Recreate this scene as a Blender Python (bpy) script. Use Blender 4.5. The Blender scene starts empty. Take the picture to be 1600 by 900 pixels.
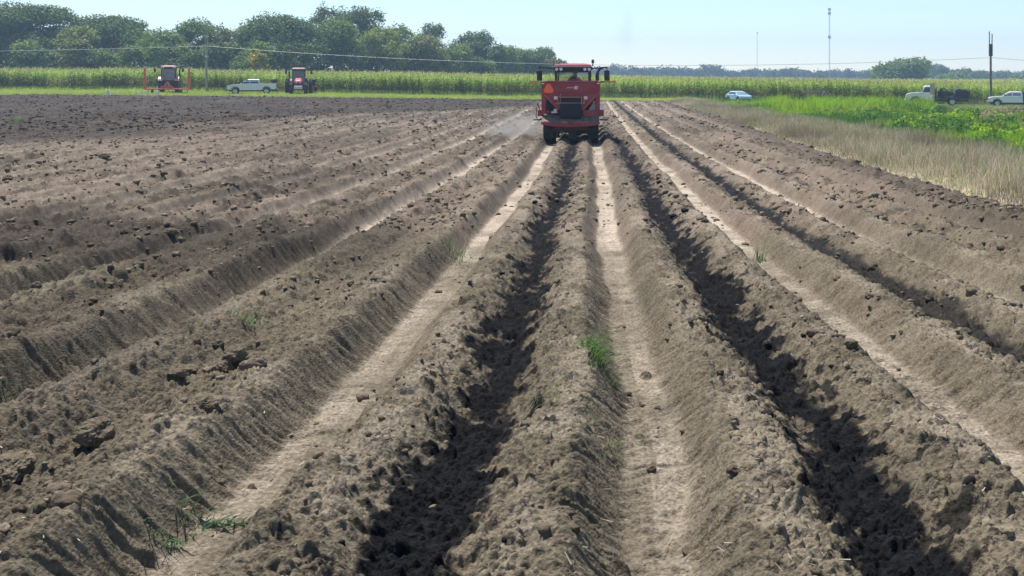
import bpy, bmesh, math, random
import numpy as np
from mathutils import Vector, Matrix
R = math.radians
random.seed(7)
RNG = np.random.default_rng(11)
scene = bpy.context.scene
COL = scene.collection

# ---------------------------------------------------------------- camera, sky, sun, exposure
EYE = 3.35
cam_d = bpy.data.cameras.new('camera')
cam = bpy.data.objects.new('camera', cam_d)
COL.objects.link(cam)
cam.location = (0, 0, EYE)
cam.rotation_euler = (R(90), 0, 0)          # level, looking along the rows
cam_d.lens = 31.5
cam_d.sensor_width = 36
cam_d.shift_x = -0.075
cam_d.shift_y = -0.2094
cam_d.clip_end = 12000
cam_d.clip_start = 0.05
scene.camera = cam

SUN_EL, SUN_AZ = 62, -36        # azimuth from +Y, negative = to the left
w = bpy.data.worlds.new('World')
scene.world = w
w.use_nodes = True
nt = w.node_tree
bg = nt.nodes['Background']
sky = nt.nodes.new('ShaderNodeTexSky')
sky.sky_type = 'NISHITA'
sky.sun_disc = False
sky.sun_elevation = R(SUN_EL)
sky.sun_rotation = R(SUN_AZ)
sky.air_density = 1.0
sky.dust_density = 0.0
sky.ozone_density = 3.0
nt.links.new(sky.outputs[0], bg.inputs[0])
bg.inputs[1].default_value = 0.090
sun_d = bpy.data.lights.new('sun', 'SUN')
sun_d.energy = 4.3
sun_d.angle = R(0.6)
sun_d.color = (1.0, 0.955, 0.88)
sun = bpy.data.objects.new('sun', sun_d)
COL.objects.link(sun)
sd = Vector((math.sin(R(SUN_AZ)) * math.cos(R(SUN_EL)), math.cos(R(SUN_AZ)) * math.cos(R(SUN_EL)), math.sin(R(SUN_EL))))
sun.rotation_euler = sd.to_track_quat('Z', 'Y').to_euler()
sun.location = (0, 0, 80)
scene.view_settings.view_transform = 'Standard'
scene.view_settings.look = 'None'
scene.view_settings.gamma = 1
scene.view_settings.exposure = 0.90
scene.render.engine = 'CYCLES'
scene.cycles.use_denoising = True
scene.cycles.max_bounces = 6
scene.cycles.diffuse_bounces = 3
scene.cycles.transparent_max_bounces = 8
scene.cycles.volume_bounces = 0

# ---------------------------------------------------------------- helpers
def tag(o, label=None, cat=None, group=None, kind=None):
    if label: o['label'] = label
    if cat: o['category'] = cat
    if group: o['group'] = group
    if kind: o['kind'] = kind
    return o

def empty(name, loc=(0, 0, 0), rz=0.0):
    o = bpy.data.objects.new(name, None)
    o.empty_display_size = 0.2
    COL.objects.link(o)
    o.location = loc
    o.rotation_euler = (0, 0, rz)
    return o

def copy_tree(o, parent=None):
    c = o.copy(); COL.objects.link(c); c.parent = parent
    for ch in list(o.children): copy_tree(ch, c)
    return c

MATS = {}
def to_mesh(o):
    dg = bpy.context.evaluated_depsgraph_get(); dg.update()
    me = bpy.data.meshes.new_from_object(o.evaluated_get(dg)); me.name = o.name
    n = bpy.data.objects.new(o.name, me); nm = o.name
    n.parent = o.parent; n.location = o.location; n.rotation_euler = o.rotation_euler
    bpy.data.objects.remove(o); COL.objects.link(n); n.name = nm
    return n
def mat(name, col=(0.5, 0.5, 0.5), rough=0.6, metal=0.0, spec=0.5, vary=0.12, vscale=6.0, bump=0.0, bscale=60.0,
        dirt=None, emit=None, coat=0.0, attr=None, trans=0.0, dirt_amt=0.5, dirt_scale=3.0):
    if name in MATS: return MATS[name]
    m = bpy.data.materials.new(name); m.use_nodes = True
    t = m.node_tree; N = t.nodes; L = t.links
    p = N['Principled BSDF']
    p.inputs['Roughness'].default_value = rough
    p.inputs['Metallic'].default_value = metal
    p.inputs['Specular IOR Level'].default_value = spec
    p.inputs['Coat Weight'].default_value = coat
    tc = N.new('ShaderNodeTexCoord')
    nz = N.new('ShaderNodeTexNoise'); nz.inputs['Scale'].default_value = vscale; nz.inputs['Detail'].default_value = 5
    L.new(tc.outputs['Object'], nz.inputs['Vector'])
    mr = N.new('ShaderNodeMapRange'); mr.inputs[1].default_value = 0.3; mr.inputs[2].default_value = 0.7
    mr.inputs[3].default_value = 1 - vary; mr.inputs[4].default_value = 1 + vary
    L.new(nz.outputs['Fac'], mr.inputs[0])
    mx = N.new('ShaderNodeMix'); mx.data_type = 'RGBA'; mx.blend_type = 'MULTIPLY'; mx.inputs[0].default_value = 1
    if attr:
        at = N.new('ShaderNodeAttribute'); at.attribute_name = attr
        L.new(at.outputs['Color'], mx.inputs[6])
    else:
        mx.inputs[6].default_value = (*col, 1)
    L.new(mr.outputs[0], mx.inputs[7])
    out = mx.outputs[2]
    if dirt:
        n2 = N.new('ShaderNodeTexNoise'); n2.inputs['Scale'].default_value = dirt_scale; n2.inputs['Detail'].default_value = 8
        n2.inputs['Roughness'].default_value = 0.65
        L.new(tc.outputs['Object'], n2.inputs['Vector'])
        m2 = N.new('ShaderNodeMapRange'); m2.inputs[1].default_value = 0.42; m2.inputs[2].default_value = 0.72
        m2.inputs[3].default_value = 0; m2.inputs[4].default_value = dirt_amt
        L.new(n2.outputs['Fac'], m2.inputs[0])
        x2 = N.new('ShaderNodeMix'); x2.data_type = 'RGBA'
        L.new(m2.outputs[0], x2.inputs[0]); L.new(out, x2.inputs[6]); x2.inputs[7].default_value = (*dirt, 1)
        out = x2.outputs[2]
    L.new(out, p.inputs['Base Color'])
    if bump:
        n3 = N.new('ShaderNodeTexNoise'); n3.inputs['Scale'].default_value = bscale; n3.inputs['Detail'].default_value = 6
        L.new(tc.outputs['Object'], n3.inputs['Vector'])
        b = N.new('ShaderNodeBump'); b.inputs['Strength'].default_value = 1; b.inputs['Distance'].default_value = bump
        L.new(n3.outputs['Fac'], b.inputs['Height']); L.new(b.outputs[0], p.inputs['Normal'])
    if emit:
        p.inputs['Emission Color'].default_value = (*emit, 1); p.inputs['Emission Strength'].default_value = 1
    if trans:
        tr = N.new('ShaderNodeBsdfTranslucent'); ms = N.new('ShaderNodeMixShader'); ms.inputs[0].default_value = trans
        L.new(out, tr.inputs['Color'])
        L.new(p.outputs[0], ms.inputs[1]); L.new(tr.outputs[0], ms.inputs[2])
        L.new(ms.outputs[0], N['Material Output'].inputs['Surface'])
    MATS[name] = m
    return m

class MB:
    def __init__(s): s.v = []; s.f = []; s.m = []
    def add(s, vs, fs, mi=0):
        o = len(s.v); s.v += [tuple(p) for p in vs]
        s.f += [tuple(i + o for i in f) for f in fs]; s.m += [mi] * len(fs); return s
    def box(s, x0, x1, y0, y1, z0, z1, mi=0):
        vs = [(x0,y0,z0),(x1,y0,z0),(x1,y1,z0),(x0,y1,z0),(x0,y0,z1),(x1,y0,z1),(x1,y1,z1),(x0,y1,z1)]
        return s.add(vs, [(0,3,2,1),(4,5,6,7),(0,1,5,4),(1,2,6,5),(2,3,7,6),(3,0,4,7)], mi)
    def tube(s, p0, p1, r0, r1=None, n=10, mi=0, caps=True):
        r1 = r0 if r1 is None else r1
        p0 = Vector(p0); p1 = Vector(p1); d = (p1 - p0).normalized()
        a = d.orthogonal().normalized(); b = d.cross(a)
        vs = []
        for p, r in ((p0, r0), (p1, r1)):
            for i in range(n):
                t = 2 * math.pi * i / n
                vs.append(p + a * (r * math.cos(t)) + b * (r * math.sin(t)))
        fs = [(i, (i + 1) % n, n + (i + 1) % n, n + i) for i in range(n)]
        if caps: fs += [tuple(reversed(range(n))), tuple(range(n, 2 * n))]
        return s.add(vs, fs, mi)
    def path(s, pts, r, n=8, mi=0):
        for a, b in zip(pts[:-1], pts[1:]): s.tube(a, b, r, r, n, mi)
        return s
    def bar(s, p0, p1, w, h, mi=0, up=(0, 0, 1)):
        p0 = Vector(p0); p1 = Vector(p1); d = (p1 - p0).normalized()
        u = Vector(up)
        if abs(d.dot(u)) > 0.95: u = Vector((0, 1, 0))
        a = d.cross(u).normalized(); b = a.cross(d).normalized()
        vs = []
        for p in (p0, p1):
            for x, y in ((-1,-1),(1,-1),(1,1),(-1,1)): vs.append(p + a * (x * w / 2) + b * (y * h / 2))
        return s.add(vs, [(3,2,1,0),(4,5,6,7),(0,1,5,4),(1,2,6,5),(2,3,7,6),(3,0,4,7)], mi)
    def prism_x(s, poly, x0, x1, mi=0):       # poly of (y,z)
        n = len(poly)
        vs = [(x0, y, z) for y, z in poly] + [(x1, y, z) for y, z in poly]
        fs = [tuple(range(n)), tuple(reversed(range(n, 2 * n)))] + [(i, n + i, n + (i + 1) % n, (i + 1) % n) for i in range(n)]
        return s.add(vs, fs, mi)
    def prism_y(s, poly, y0, y1, mi=0):       # poly of (x,z)
        n = len(poly)
        vs = [(x, y0, z) for x, z in poly] + [(x, y1, z) for x, z in poly]
        fs = [tuple(range(n)), tuple(reversed(range(n, 2 * n)))] + [(i, n + i, n + (i + 1) % n, (i + 1) % n) for i in range(n)]
        return s.add(vs, fs, mi)
    def loft(s, rings, mi=0, caps=True):
        n = len(rings[0]); vs = [p for r in rings for p in r]; fs = []
        for k in range(len(rings) - 1):
            for i in range(n):
                fs.append((k*n+i, k*n+(i+1) % n, (k+1)*n+(i+1) % n, (k+1)*n+i))
        if caps: fs += [tuple(reversed(range(n))), tuple(range((len(rings)-1)*n, len(rings)*n))]
        return s.add(vs, fs, mi)
    def lathe_x(s, prof, cx, cy, cz, n=32, mi=0):   # prof of (x, r), axis along x
        vs = []; m = len(prof)
        for i in range(n):
            t = 2 * math.pi * i / n
            for x, r in prof: vs.append((cx + x, cy + r * math.cos(t), cz + r * math.sin(t)))
        fs = []
        for i in range(n):
            for j in range(m - 1):
                fs.append((i*m+j, i*m+j+1, ((i+1) % n)*m+j+1, ((i+1) % n)*m+j))
        return s.add(vs, fs, mi)
    def build(s, name, mats, parent=None, bevel=0.0, smooth=False, loc=None):
        me = bpy.data.meshes.new(name)
        me.from_pydata(s.v, [], s.f)
        for m in (mats if isinstance(mats, (list, tuple)) else [mats]): me.materials.append(m)
        me.polygons.foreach_set('material_index', s.m)
        bm = bmesh.new(); bm.from_mesh(me)
        bmesh.ops.recalc_face_normals(bm, faces=bm.faces)
        bm.to_mesh(me); bm.free()
        if smooth: me.polygons.foreach_set('use_smooth', [True] * len(me.polygons))
        o = bpy.data.objects.new(name, me); COL.objects.link(o)
        if parent: o.parent = parent
        if loc: o.location = loc
        if smooth:
            md = o.modifiers.new('edges', 'EDGE_SPLIT'); md.split_angle = R(40)
        if bevel:
            md = o.modifiers.new('bevel', 'BEVEL'); md.width = bevel; md.segments = 2; md.limit_method = 'ANGLE'; md.angle_limit = R(35)
        return o

def np_mesh(name, verts, faces, mats, col=None, smooth=False, parent=None):
    """verts (n,3), faces (m,4) arrays -> object, col (n,3) point colours"""
    me = bpy.data.meshes.new(name)
    nv, nf = len(verts), len(faces); k = faces.shape[1]
    me.vertices.add(nv); me.vertices.foreach_set('co', np.ascontiguousarray(verts, dtype=np.float32).ravel())
    me.loops.add(nf * k); me.loops.foreach_set('vertex_index', np.ascontiguousarray(faces, dtype=np.int32).ravel())
    me.polygons.add(nf)
    me.polygons.foreach_set('loop_start', np.arange(0, nf * k, k, dtype=np.int32))
    try: me.polygons.foreach_set('loop_total', np.full(nf, k, dtype=np.int32))
    except Exception: pass
    if smooth: me.polygons.foreach_set('use_smooth', np.ones(nf, dtype=bool))
    me.update(calc_edges=True)
    me.materials.append(mats)
    if col is not None:
        a = me.color_attributes.new('col', 'FLOAT_COLOR', 'POINT')
        c4 = np.ones((nv, 4), dtype=np.float32); c4[:, :3] = col
        a.data.foreach_set('color', c4.ravel())
    o = bpy.data.objects.new(name, me); COL.objects.link(o)
    if parent: o.parent = parent
    return o

# ---------------------------------------------------------------- numpy noise
def h2(ix, iy, seed):
    a = ix.astype(np.uint32) * np.uint32(374761393) + iy.astype(np.uint32) * np.uint32(668265263) + np.uint32((seed * 2246822519 + 1013904223) & 0xffffffff)
    a = (a ^ (a >> np.uint32(13))) * np.uint32(1274126177)
    a = (a ^ (a >> np.uint32(16))) * np.uint32(2246822519)
    a = a ^ (a >> np.uint32(15))
    return (a & np.uint32(0xffffff)).astype(np.float32) / np.float32(0xffffff)

def vn(x, y, seed=0):
    x = np.asarray(x, dtype=np.float32); y = np.asarray(y, dtype=np.float32)
    fx = np.floor(x); fy = np.floor(y); ix = fx.astype(np.int32); iy = fy.astype(np.int32)
    tx = x - fx; ty = y - fy
    tx = tx*tx*tx*(tx*(tx*6-15)+10); ty = ty*ty*ty*(ty*(ty*6-15)+10)
    a = h2(ix, iy, seed); b = h2(ix+1, iy, seed); c = h2(ix, iy+1, seed); d = h2(ix+1, iy+1, seed)
    return (a + (b-a)*tx) * (1-ty) + (c + (d-c)*tx) * ty

def fbm(x, y, seed=0, oct=4, gain=0.5):
    s = 0; a = 1; t = 0
    for o in range(oct):
        s = s + a * vn(x * 2**o + o*17.3, y * 2**o - o*9.1, seed + o); t += a; a *= gain
    return s / t

def clods(x, y, cell, seed, rmin, rmax, dens, irr=0.3, squash=0.75):
    """rounded lumps, returns height field (same unit as x)"""
    wx = x + (vn(x / (rmax*0.9), y / (rmax*0.9), seed + 50) - 0.5) * rmax * irr * 2
    wy = y + (vn(x / (rmax*0.9) + 31.7, y / (rmax*0.9), seed + 51) - 0.5) * rmax * irr * 2
    gx = wx / cell; gy = wy / cell
    ix = np.floor(gx).astype(np.int32); iy = np.floor(gy).astype(np.int32)
    H = np.zeros_like(gx)
    for dx in (-1, 0, 1):
        for dy in (-1, 0, 1):
            cx = ix + dx; cy = iy + dy
            px = (cx + 0.15 + 0.7*h2(cx, cy, seed)) * cell; py = (cy + 0.15 + 0.7*h2(cx, cy, seed+1)) * cell
            r = rmin + (rmax - rmin) * h2(cx, cy, seed+2)**2
            ok = h2(cx, cy, seed+3) < dens
            tx = (h2(cx, cy, seed+4) - 0.5) * 0.9; ty = (h2(cx, cy, seed+5) - 0.5) * 0.9
            ax = (wx - px); ay = (wy - py)
            d2 = (ax*ax + ay*ay) / (r*r)
            hh = np.where(ok & (d2 < 1), r * squash * (1 - d2**1.5)**0.55 * np.clip(1 + (tx*ax + ty*ay)/r, 0.2, 2), 0)
            H = np.maximum(H, hh)
    return H

def ss(a, b, x):
    t = np.clip((x - a) / (b - a), 0, 1); return t*t*(3-2*t)

# ---------------------------------------------------------------- terrain
_ty = np.array([0.5, 2.0, 3.37, 7.9, 14.8, 25, 37.6, 60, 80, 115, 200, 500, 5000])
_th = np.array([1.66, 1.77, 1.89, 2.18, 2.48, 2.72, 2.93, 3.12, 3.25, 3.35, 3.40, 3.42, 3.42])
_lg = np.linspace(math.log(0.5), math.log(5000), 2000)
_hh = np.interp(_lg, np.log(_ty), _th)
_k = np.exp(-np.linspace(-2.5, 2.5, 81)**2); _k /= _k.sum()
_hh = np.convolve(np.pad(_hh, 40, mode='edge'), _k, 'valid')
def edge_y(X): return np.where(X < 0, 112 + 0.2*np.maximum(X, -75), 112)
def edge_x(Y): return 7.55 + 0.040*np.clip(Y - 16, -3, 46)
def ground_z(X, Y):
    X = np.asarray(X, dtype=np.float64); Y = np.asarray(Y, dtype=np.float64)
    h = np.interp(np.log(np.maximum(Y, 0.5)), _lg, _hh)
    return EYE - h - 0.0165*np.clip(X, -60, 75)*ss(20, 110, Y)
def gz(x, y): return float(ground_z(x, y))
def at(px, Y): return (px - 920) * Y / 1400.0        # where a thing seen in column px stands at distance Y
FX, PER = 0.31, 1.83

# ---------------------------------------------------------------- ploughed field
def build_field():
    NR, NC = 1150, 1050
    t = np.linspace(2.3**-0.5, 114.0**-0.5, NR); Yr = t**-2
    u = np.linspace(-0.74, 0.57, NC)
    Y, U = np.meshgrid(Yr, u, indexing='ij')
    X = U * (Y + 1.3)
    # jitter so that the lattice never shows
    Y = Y.astype(np.float32); X = X.astype(np.float32)
    x = X.ravel(); y = Y.ravel()
    wob = (vn(y*0.35, x*0.0+3.3, 5) - 0.5) * 0.05 + (vn(y*0.9, np.floor((x-FX)/PER)*7.7, 6) - 0.5) * 0.05
    phi = (x - FX) / PER + wob
    n = np.floor(phi); pf = phi - n
    q = 0.5 - np.abs(pf - 0.5)
    side = np.where(pf < 0.5, 1.0, -1.0)
    rough = ss(-1.8, -4.2, x) * 0.75 + ss(4.0, 6.5, x) * 0.9           # loose cloddy rows left and far right
    rough = np.clip(rough, 0, 1)
    darkreg = ss(-1.0, 9.0, (-19.5 + (y-40)*0.40) - x + (fbm(x*0.07, y*0.05, 90, 3)-0.5)*16)
    rowv = 0.55 + 0.9*vn(y*0.09, n*3.7, 8)
    amp = (1 - (0.34 - 0.40*rowv)*ss(-4.0, -8.5, x)).clip(0.3, 1.1) * (1 - 0.5*ss(5.6, 7.5, x)) * (1 - 0.72*darkreg) * (1 - 0.45*ss(85, 108, y)) * (1-0.1*ss(-7,-13,x))
    rh = 0.215 + (h2(n.astype(np.int32), np.zeros_like(n, dtype=np.int32), 3) - 0.5)*0.06
    rh = rh * (1 + 0.18*ss(-1, -2.5, x)) * (1 - 0.25*ss(-2.5, -5, x)*ss(10, 16, y))
    up = ss(0.07, 0.215, q); dn = ss(0.29, 0.47, q)
    wv = (fbm(x*1.2, y*0.8, 20, 3) - 0.5)
    dd = np.where((n >= -1) & (n <= 1), 0.14, 0.12 - 0.02*rough)
    z = amp * (rh*up*(1 + 0.5*wv) - dd*dn)
    # crest crumbs
    furrow = 1 - ss(0.08, 0.19, q)
    cw = np.clip(0.10*furrow + (1-furrow)*(0.50 + 0.50*ss(0.19, 0.28, q)), 0, 1)
    cw = np.maximum(cw, darkreg*0.9)
    z += (fbm(x*5, y*5, 30, 4, 0.6) - 0.5) * 0.10 * (0.10 + 0.90*cw)
    z += (fbm(x*1.3, y*0.7, 33, 3) - 0.5) * 0.12 * np.maximum(ss(-5, -10, x)*0.8, darkreg) * (0.4 + 0.6*cw)
    pat = fbm(x*0.9, y*0.9, 41, 3)
    far_ = ss(8, 26, y)
    big = clods(x, y, 0.50, 101, 0.06, 0.17, 0.7, 0.4, 0.66) * ss(0.42, 0.56, pat + 0.12*rough + 0.05*far_) * cw * (0.18 + 0.82*np.maximum(rough, 0.55*far_))
    huge = clods(x, y, 0.85, 108, 0.07, 0.24, 0.62, 0.4, 0.6) * far_ * cw * (0.35 + 0.65*rough)
    mid = clods(x, y, 0.17, 131, 0.03, 0.085, 0.75, 0.4, 0.72) * ss(0.26, 0.52, pat + 0.14*rough) * cw * (0.55 + 0.45*rough)
    big = np.maximum(big, huge)
    z += big + mid * (1 - 0.6*np.clip(big*15, 0, 1))
    sm = clods(x, y, 0.060, 161, 0.012, 0.042, 0.85, 0.4, 0.75) * (0.08 + 0.92*cw)
    z += sm
    tr = clods(x, y, 0.8, 301, 0.016, 0.05, 0.5, 0.3, 0.95)*furrow; z += tr
    near = y < 14
    xn, yn = x[near], y[near]
    fine = clods(xn, yn, 0.034, 191, 0.007, 0.022, 0.92, 0.35, 0.9)
    z[near] += fine * (0.12 + 0.88*cw[near]) * ss(14, 10, yn)
    # raked streaks on the flanks of the wheel furrows, running down and back
    band = ss(0.06, 0.10, q) * (1 - ss(0.20, 0.27, q)) * (1 - 0.6*rough*0) * (1-darkreg)
    sv = vn(y*15 + side*0 + np.abs(q)*PER*9, q*PER*2.2 + n*5, 61)
    sv2 = vn(y*31 + np.abs(q)*PER*15, q*PER*3.1 + n*5, 62)
    z += band * ((1-np.abs(2*sv-1))*0.040 + (1-np.abs(2*sv2-1))*0.020 - 0.025) * np.clip(14/np.maximum(y,1), 0.25, 1)
    # pressed ripples along the furrow floor
    g_tr = fbm(x*1.5, y*0.5, 74, 2)
    rip = vn(y*24 + (vn(x*6, y*3, 71)-0.5)*5, x*3.2, 72)
    z += ((rip - 0.5) * 0.026 + 0.006*np.sin(y*58 + np.abs(q)*PER*40)*ss(0.3, 0.6, g_tr)) * furrow * np.clip(12/np.maximum(y,1), 0.2, 1)
    z += (vn(x*9, y*9, 73) - 0.5) * 0.02 * furrow
    # loose berm along the grass edge
    ex = edge_x(y); be = ss(1.7, 0.7, ex - x) * ss(0.0, 0.45, ex - x)
    z += be * (0.10 + 0.14*(fbm(x*1.5, y*1.5, 81, 3)-0.4))
    Z = ground_z(x, y) + z

    # --- soil colour: dry soil, damp soil, compost, and a painted-in cloud shadow
    near_soil = np.array([0.148, 0.121, 0.084]); dry = np.array([0.40, 0.335, 0.262]); far_sunlit = np.array([0.226, 0.170, 0.130])
    dark = np.array([0.038, 0.029, 0.022]); comp = np.array([0.0062, 0.0062, 0.0072]); damp = np.array([0.056, 0.045, 0.034])
    g1 = fbm(x*2.2, y*2.2, 210, 4); g2 = fbm(x*0.35, y*0.25, 220, 3); g3 = vn(x*26, y*26, 230)
    farw = ss(-1.2, 2.2, y - 13.0 + (fbm(x*0.22, y*0.3, 240, 4)-0.5)*9 + 0.10*np.abs(x))  # cloud shadow edge painted in: soil beyond it turns paler
    c = near_soil[None] * (0.86 + 0.55*(g1-0.5) + 0.34*(g3-0.5))[:, None]
    c = c + (far_sunlit - near_soil)[None] * (farw * (0.48 + 1.0*(g2-0.5)))[:, None].clip(0, 1)
    fl = np.maximum(furrow, (x < -2.5)*ss(0.25, 0.15, q)*ss(10, 16, y)*(1-darkreg)) * ss(0.9, 0.25, ss(0.02, np.where(n == 0, 0.15, np.where(x < -2.5, 0.125 + 0.115*ss(10, 16, y), 0.125)), q + (g1-0.5)*0.06)) * (0.60 + 0.8*rip) * np.where((n == -1), 0.42 + 0.40*ss(6, 15, y), 0.92) * (0.42 + 0.62*farw) * np.clip(0.55 + 1.6*(g1-0.35), 0.25, 1.15) * (1 - 0.30*rough*(1-farw))
    fl = fl * (1 - 0.85*darkreg) * (1 - 0.6*ss(5, 7.5, x))
    c = c + (dry[None] - c) * np.clip(fl, 0, 1)[:, None]
    # crests tinted paler in random patches
    cr = ss(0.17, 0.24, q)*(1-ss(0.27, 0.36, q)) * np.clip((g1-0.46)*2.2, 0, 0.30)*(1-rough*0.6)
    c = c + (dry*0.75 - c) * cr[:, None]
    # damp bands: turned rows
    dm = ss(0.50, 0.66, fbm(x*0.30 + 4, y*0.10, 250, 4)) * 0.55 * (1-0.7*furrow)
    dm = np.maximum(dm, 0.62*ss(1.9, 0.8, ex - x)*(0.5+g1))
    dm = np.maximum(dm, 0.92*ss(-1.2, -3.6, x)*ss(8.0, 10.0, y + (g1-0.5)*3)*ss(14.2, 12.2, y + (g2-0.5)*4 + 0.15*(x+4))*(1-0.5*furrow))
    third = (n == 1) * ss(0.38, 0.46, q + (g1-0.5)*0.12)
    dm = np.maximum(dm, third*(0.75 + 0.25*ss(12, 30, y)))
    lrow = (n <= -3) * ss(0.3, 0.42, q + (g1-0.5)*0.2) * 0.6 * (1-farw*0.4)
    dm = np.maximum(dm, lrow)
    c = c + (damp[None] - c) * np.clip(dm, 0, 1)[:, None]
    streak = 0.75 + 0.5*(fbm(x*0.25, (y-0.3*x)*0.55, 260, 4)-0.5)
    dr = darkreg * np.clip(streak*1.15, 0, 0.94)
    c = c + (dark[None] - c) * dr[:, None]
    # crumbs keep their own tone: turned-up clods darker, their shaded sides put into the colour too
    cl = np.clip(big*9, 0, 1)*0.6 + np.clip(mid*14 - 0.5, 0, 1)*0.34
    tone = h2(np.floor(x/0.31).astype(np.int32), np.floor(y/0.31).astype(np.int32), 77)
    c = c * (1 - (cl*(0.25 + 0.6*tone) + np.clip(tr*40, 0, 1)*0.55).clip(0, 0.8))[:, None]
    # scattered damp crumbs seen as dark specks farther off
    spk = ss(0.60, 0.70, fbm(x*5.5, y*2.6, 290, 3)) * ss(7, 16, y) * cw
    c = c * (1 - 0.50*spk)[:, None]
    # black compost bands
    isb = ((n == -1) | (n == 0)) & (y < 38.5)
    rag = (g1 - 0.5)*0.16 + (fbm(x*9, y*9, 270, 3) - 0.5)*0.20
    bm_ = isb * ss(0.380, 0.420, q + rag*0.85) * (1 - 0.7*ss(0.70, 0.76, fbm(x*6, y*5, 285, 3)))
    bm_ = np.maximum(bm_, (isb & (q > 0.25)) * ss(0.70, 0.78, fbm(x*11, y*11, 280, 3) + 0.9*(q-0.30))*0.85)
    c = c + (comp[None]*(0.5+0.8*g3+0.6*ss(0.6, 0.8, fbm(x*16, y*16, 281, 2)))[:, None] - c) * bm_[:, None]
    b3 = (n == 1) * ss(0.375, 0.43, q + rag*0.6) * (0.97 - 0.22*ss(20, 7, y))
    c = c + (comp[None]*1.6 - c) * b3[:, None]
    # keep only the ploughed area
    idx = np.arange(NR*NC).reshape(NR, NC)
    f = np.stack([idx[:-1, :-1], idx[:-1, 1:], idx[1:, 1:], idx[1:, :-1]], -1).reshape(-1, 4)
    inside = (x < edge_x(y) + 0.12*np.sin(y*2.1) + 0.1*np.sin(y*5.3)) & (y < edge_y(x) + 0.6*np.sin(x*0.9))
    f = f[inside[f].all(1)]
    used = np.zeros(NR*NC, bool); used[f.ravel()] = True
    remap = np.cumsum(used) - 1
    V = np.stack([x, y, Z], -1)[used]; f = remap[f]
    m = mat('soil', attr='col', rough=0.95, spec=0.12, vary=0.42, vscale=46, bump=0.014, bscale=70)
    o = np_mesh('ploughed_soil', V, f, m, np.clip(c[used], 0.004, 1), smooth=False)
    tag(o, 'ridged brown ploughed soil with two black compost bands', kind='structure')
    grid = (t, u, Z.reshape(NR, NC))
    return o, grid
field, GRID = build_field()
def soil_z(x, y):
    t, u, Zg = GRID
    tt = y**-0.5; i = (t[0]-tt)/(t[0]-t[-1])*(len(t)-1); j = (x/(y+1.3)-u[0])/(u[-1]-u[0])*(len(u)-1)
    i = min(max(int(round(i)), 0), len(t)-1); j = min(max(int(round(j)), 0), len(u)-1)
    return float(Zg[i, j])

# ---------------------------------------------------------------- ground sheet to the horizon
def build_ground():
    xs = np.concatenate([-np.geomspace(3500, 111, 26), np.arange(-110, 111, 1.0), np.geomspace(111, 3500, 26)])
    ys = np.concatenate([[-400, -150, -60, -30, -18, -12], np.arange(-8, 150, 1.0), np.geomspace(150, 4500, 40)])
    Y, X = np.meshgrid(ys, xs, indexing='ij'); x = X.ravel(); y = Y.ravel()
    d = np.minimum(edge_x(y) - x, edge_y(x) - y)
    ins = ss(-0.2, 1.3, d)
    Z = ground_z(x, y) - 0.42*ins
    Z += (1-ins)*(fbm(x*0.4, y*0.4, 400, 3)-0.5)*0.12
    a = fbm(x*0.15, y*0.15, 410, 4)[:, None]
    green = np.array([0.085, 0.13, 0.028]); straw = np.array([0.30, 0.255, 0.17]); soil = np.array([0.14, 0.11, 0.085])
    c = green[None]*(0.7+0.6*a)
    dryw = ss(1.0, -1.0, x - 13.6 + (fbm(x*0.5, y*0.2, 420, 3)-0.5)*4) * (x > 0) * (y < 125)
    c = c + (straw[None]*(0.75+0.5*a) - c)*(dryw*0.9)[:, None]
    c = c + (soil[None] - c)*ss(-0.1, 0.4, d)[:, None]
    NY, NX = len(ys), len(xs); idx = np.arange(NX*NY).reshape(NY, NX)
    f = np.stack([idx[:-1, :-1], idx[:-1, 1:], idx[1:, 1:], idx[1:, :-1]], -1).reshape(-1, 4)
    o = np_mesh('ground', np.stack([x, y, Z], -1), f, mat('turf', attr='col', rough=0.95, spec=0.1, vary=0.35, vscale=1.3, bump=0.05, bscale=9), c, smooth=True)
    tag(o, 'grassy ground around the ploughed soil', kind='structure')
build_ground()

# ---------------------------------------------------------------- vegetation builders
def blades(P, H, W, lean, az, c0, c1, seg=2):
    """P (n,3) roots; returns verts, faces, cols of bent blades"""
    n = len(P); k = seg + 1
    tt = np.linspace(0, 1, k)
    dx = np.cos(az); dy = np.sin(az)
    vs = np.zeros((n, k, 2, 3)); cs = np.zeros((n, k, 2, 3))
    fa = RNG.uniform(0, math.pi, n); wx = np.cos(fa); wy = np.sin(fa)
    for i, s in enumerate(tt):
        off = lean*H*s**1.8
        cx = P[:, 0] + dx*off; cy = P[:, 1] + dy*off; cz = P[:, 2] + H*(s - 0.25*np.minimum(lean, 1.4)*s*s)
        ww = W*(1 - 0.88*s)*0.5
        for e, sg in enumerate((-1, 1)):
            vs[:, i, e, 0] = cx + sg*ww*wx; vs[:, i, e, 1] = cy + sg*ww*wy; vs[:, i, e, 2] = cz
            cs[:, i, e] = c0*(1-s) + c1*s
    base = (np.arange(n)*k*2)[:, None]
    fs = []
    for i in range(seg):
        fs.append(np.concatenate([base+2*i, base+2*i+1, base+2*i+3, base+2*i+2], 1))
    return vs.reshape(-1, 3), np.stack(fs, 1).reshape(-1, 4), cs.reshape(-1, 3)

leaf_attr = lambda nm, tr=0.35, vary=0.15: mat(nm, attr='col', rough=0.62, spec=0.25, vary=vary, vscale=0.8, trans=tr)

def jit(c, n, v=0.25, hue=0.12):
    b = RNG.uniform(1-v, 1+v, (n, 1)); h = RNG.uniform(1-hue, 1+hue, (n, 3))
    return np.array(c)[None]*b*h

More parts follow.
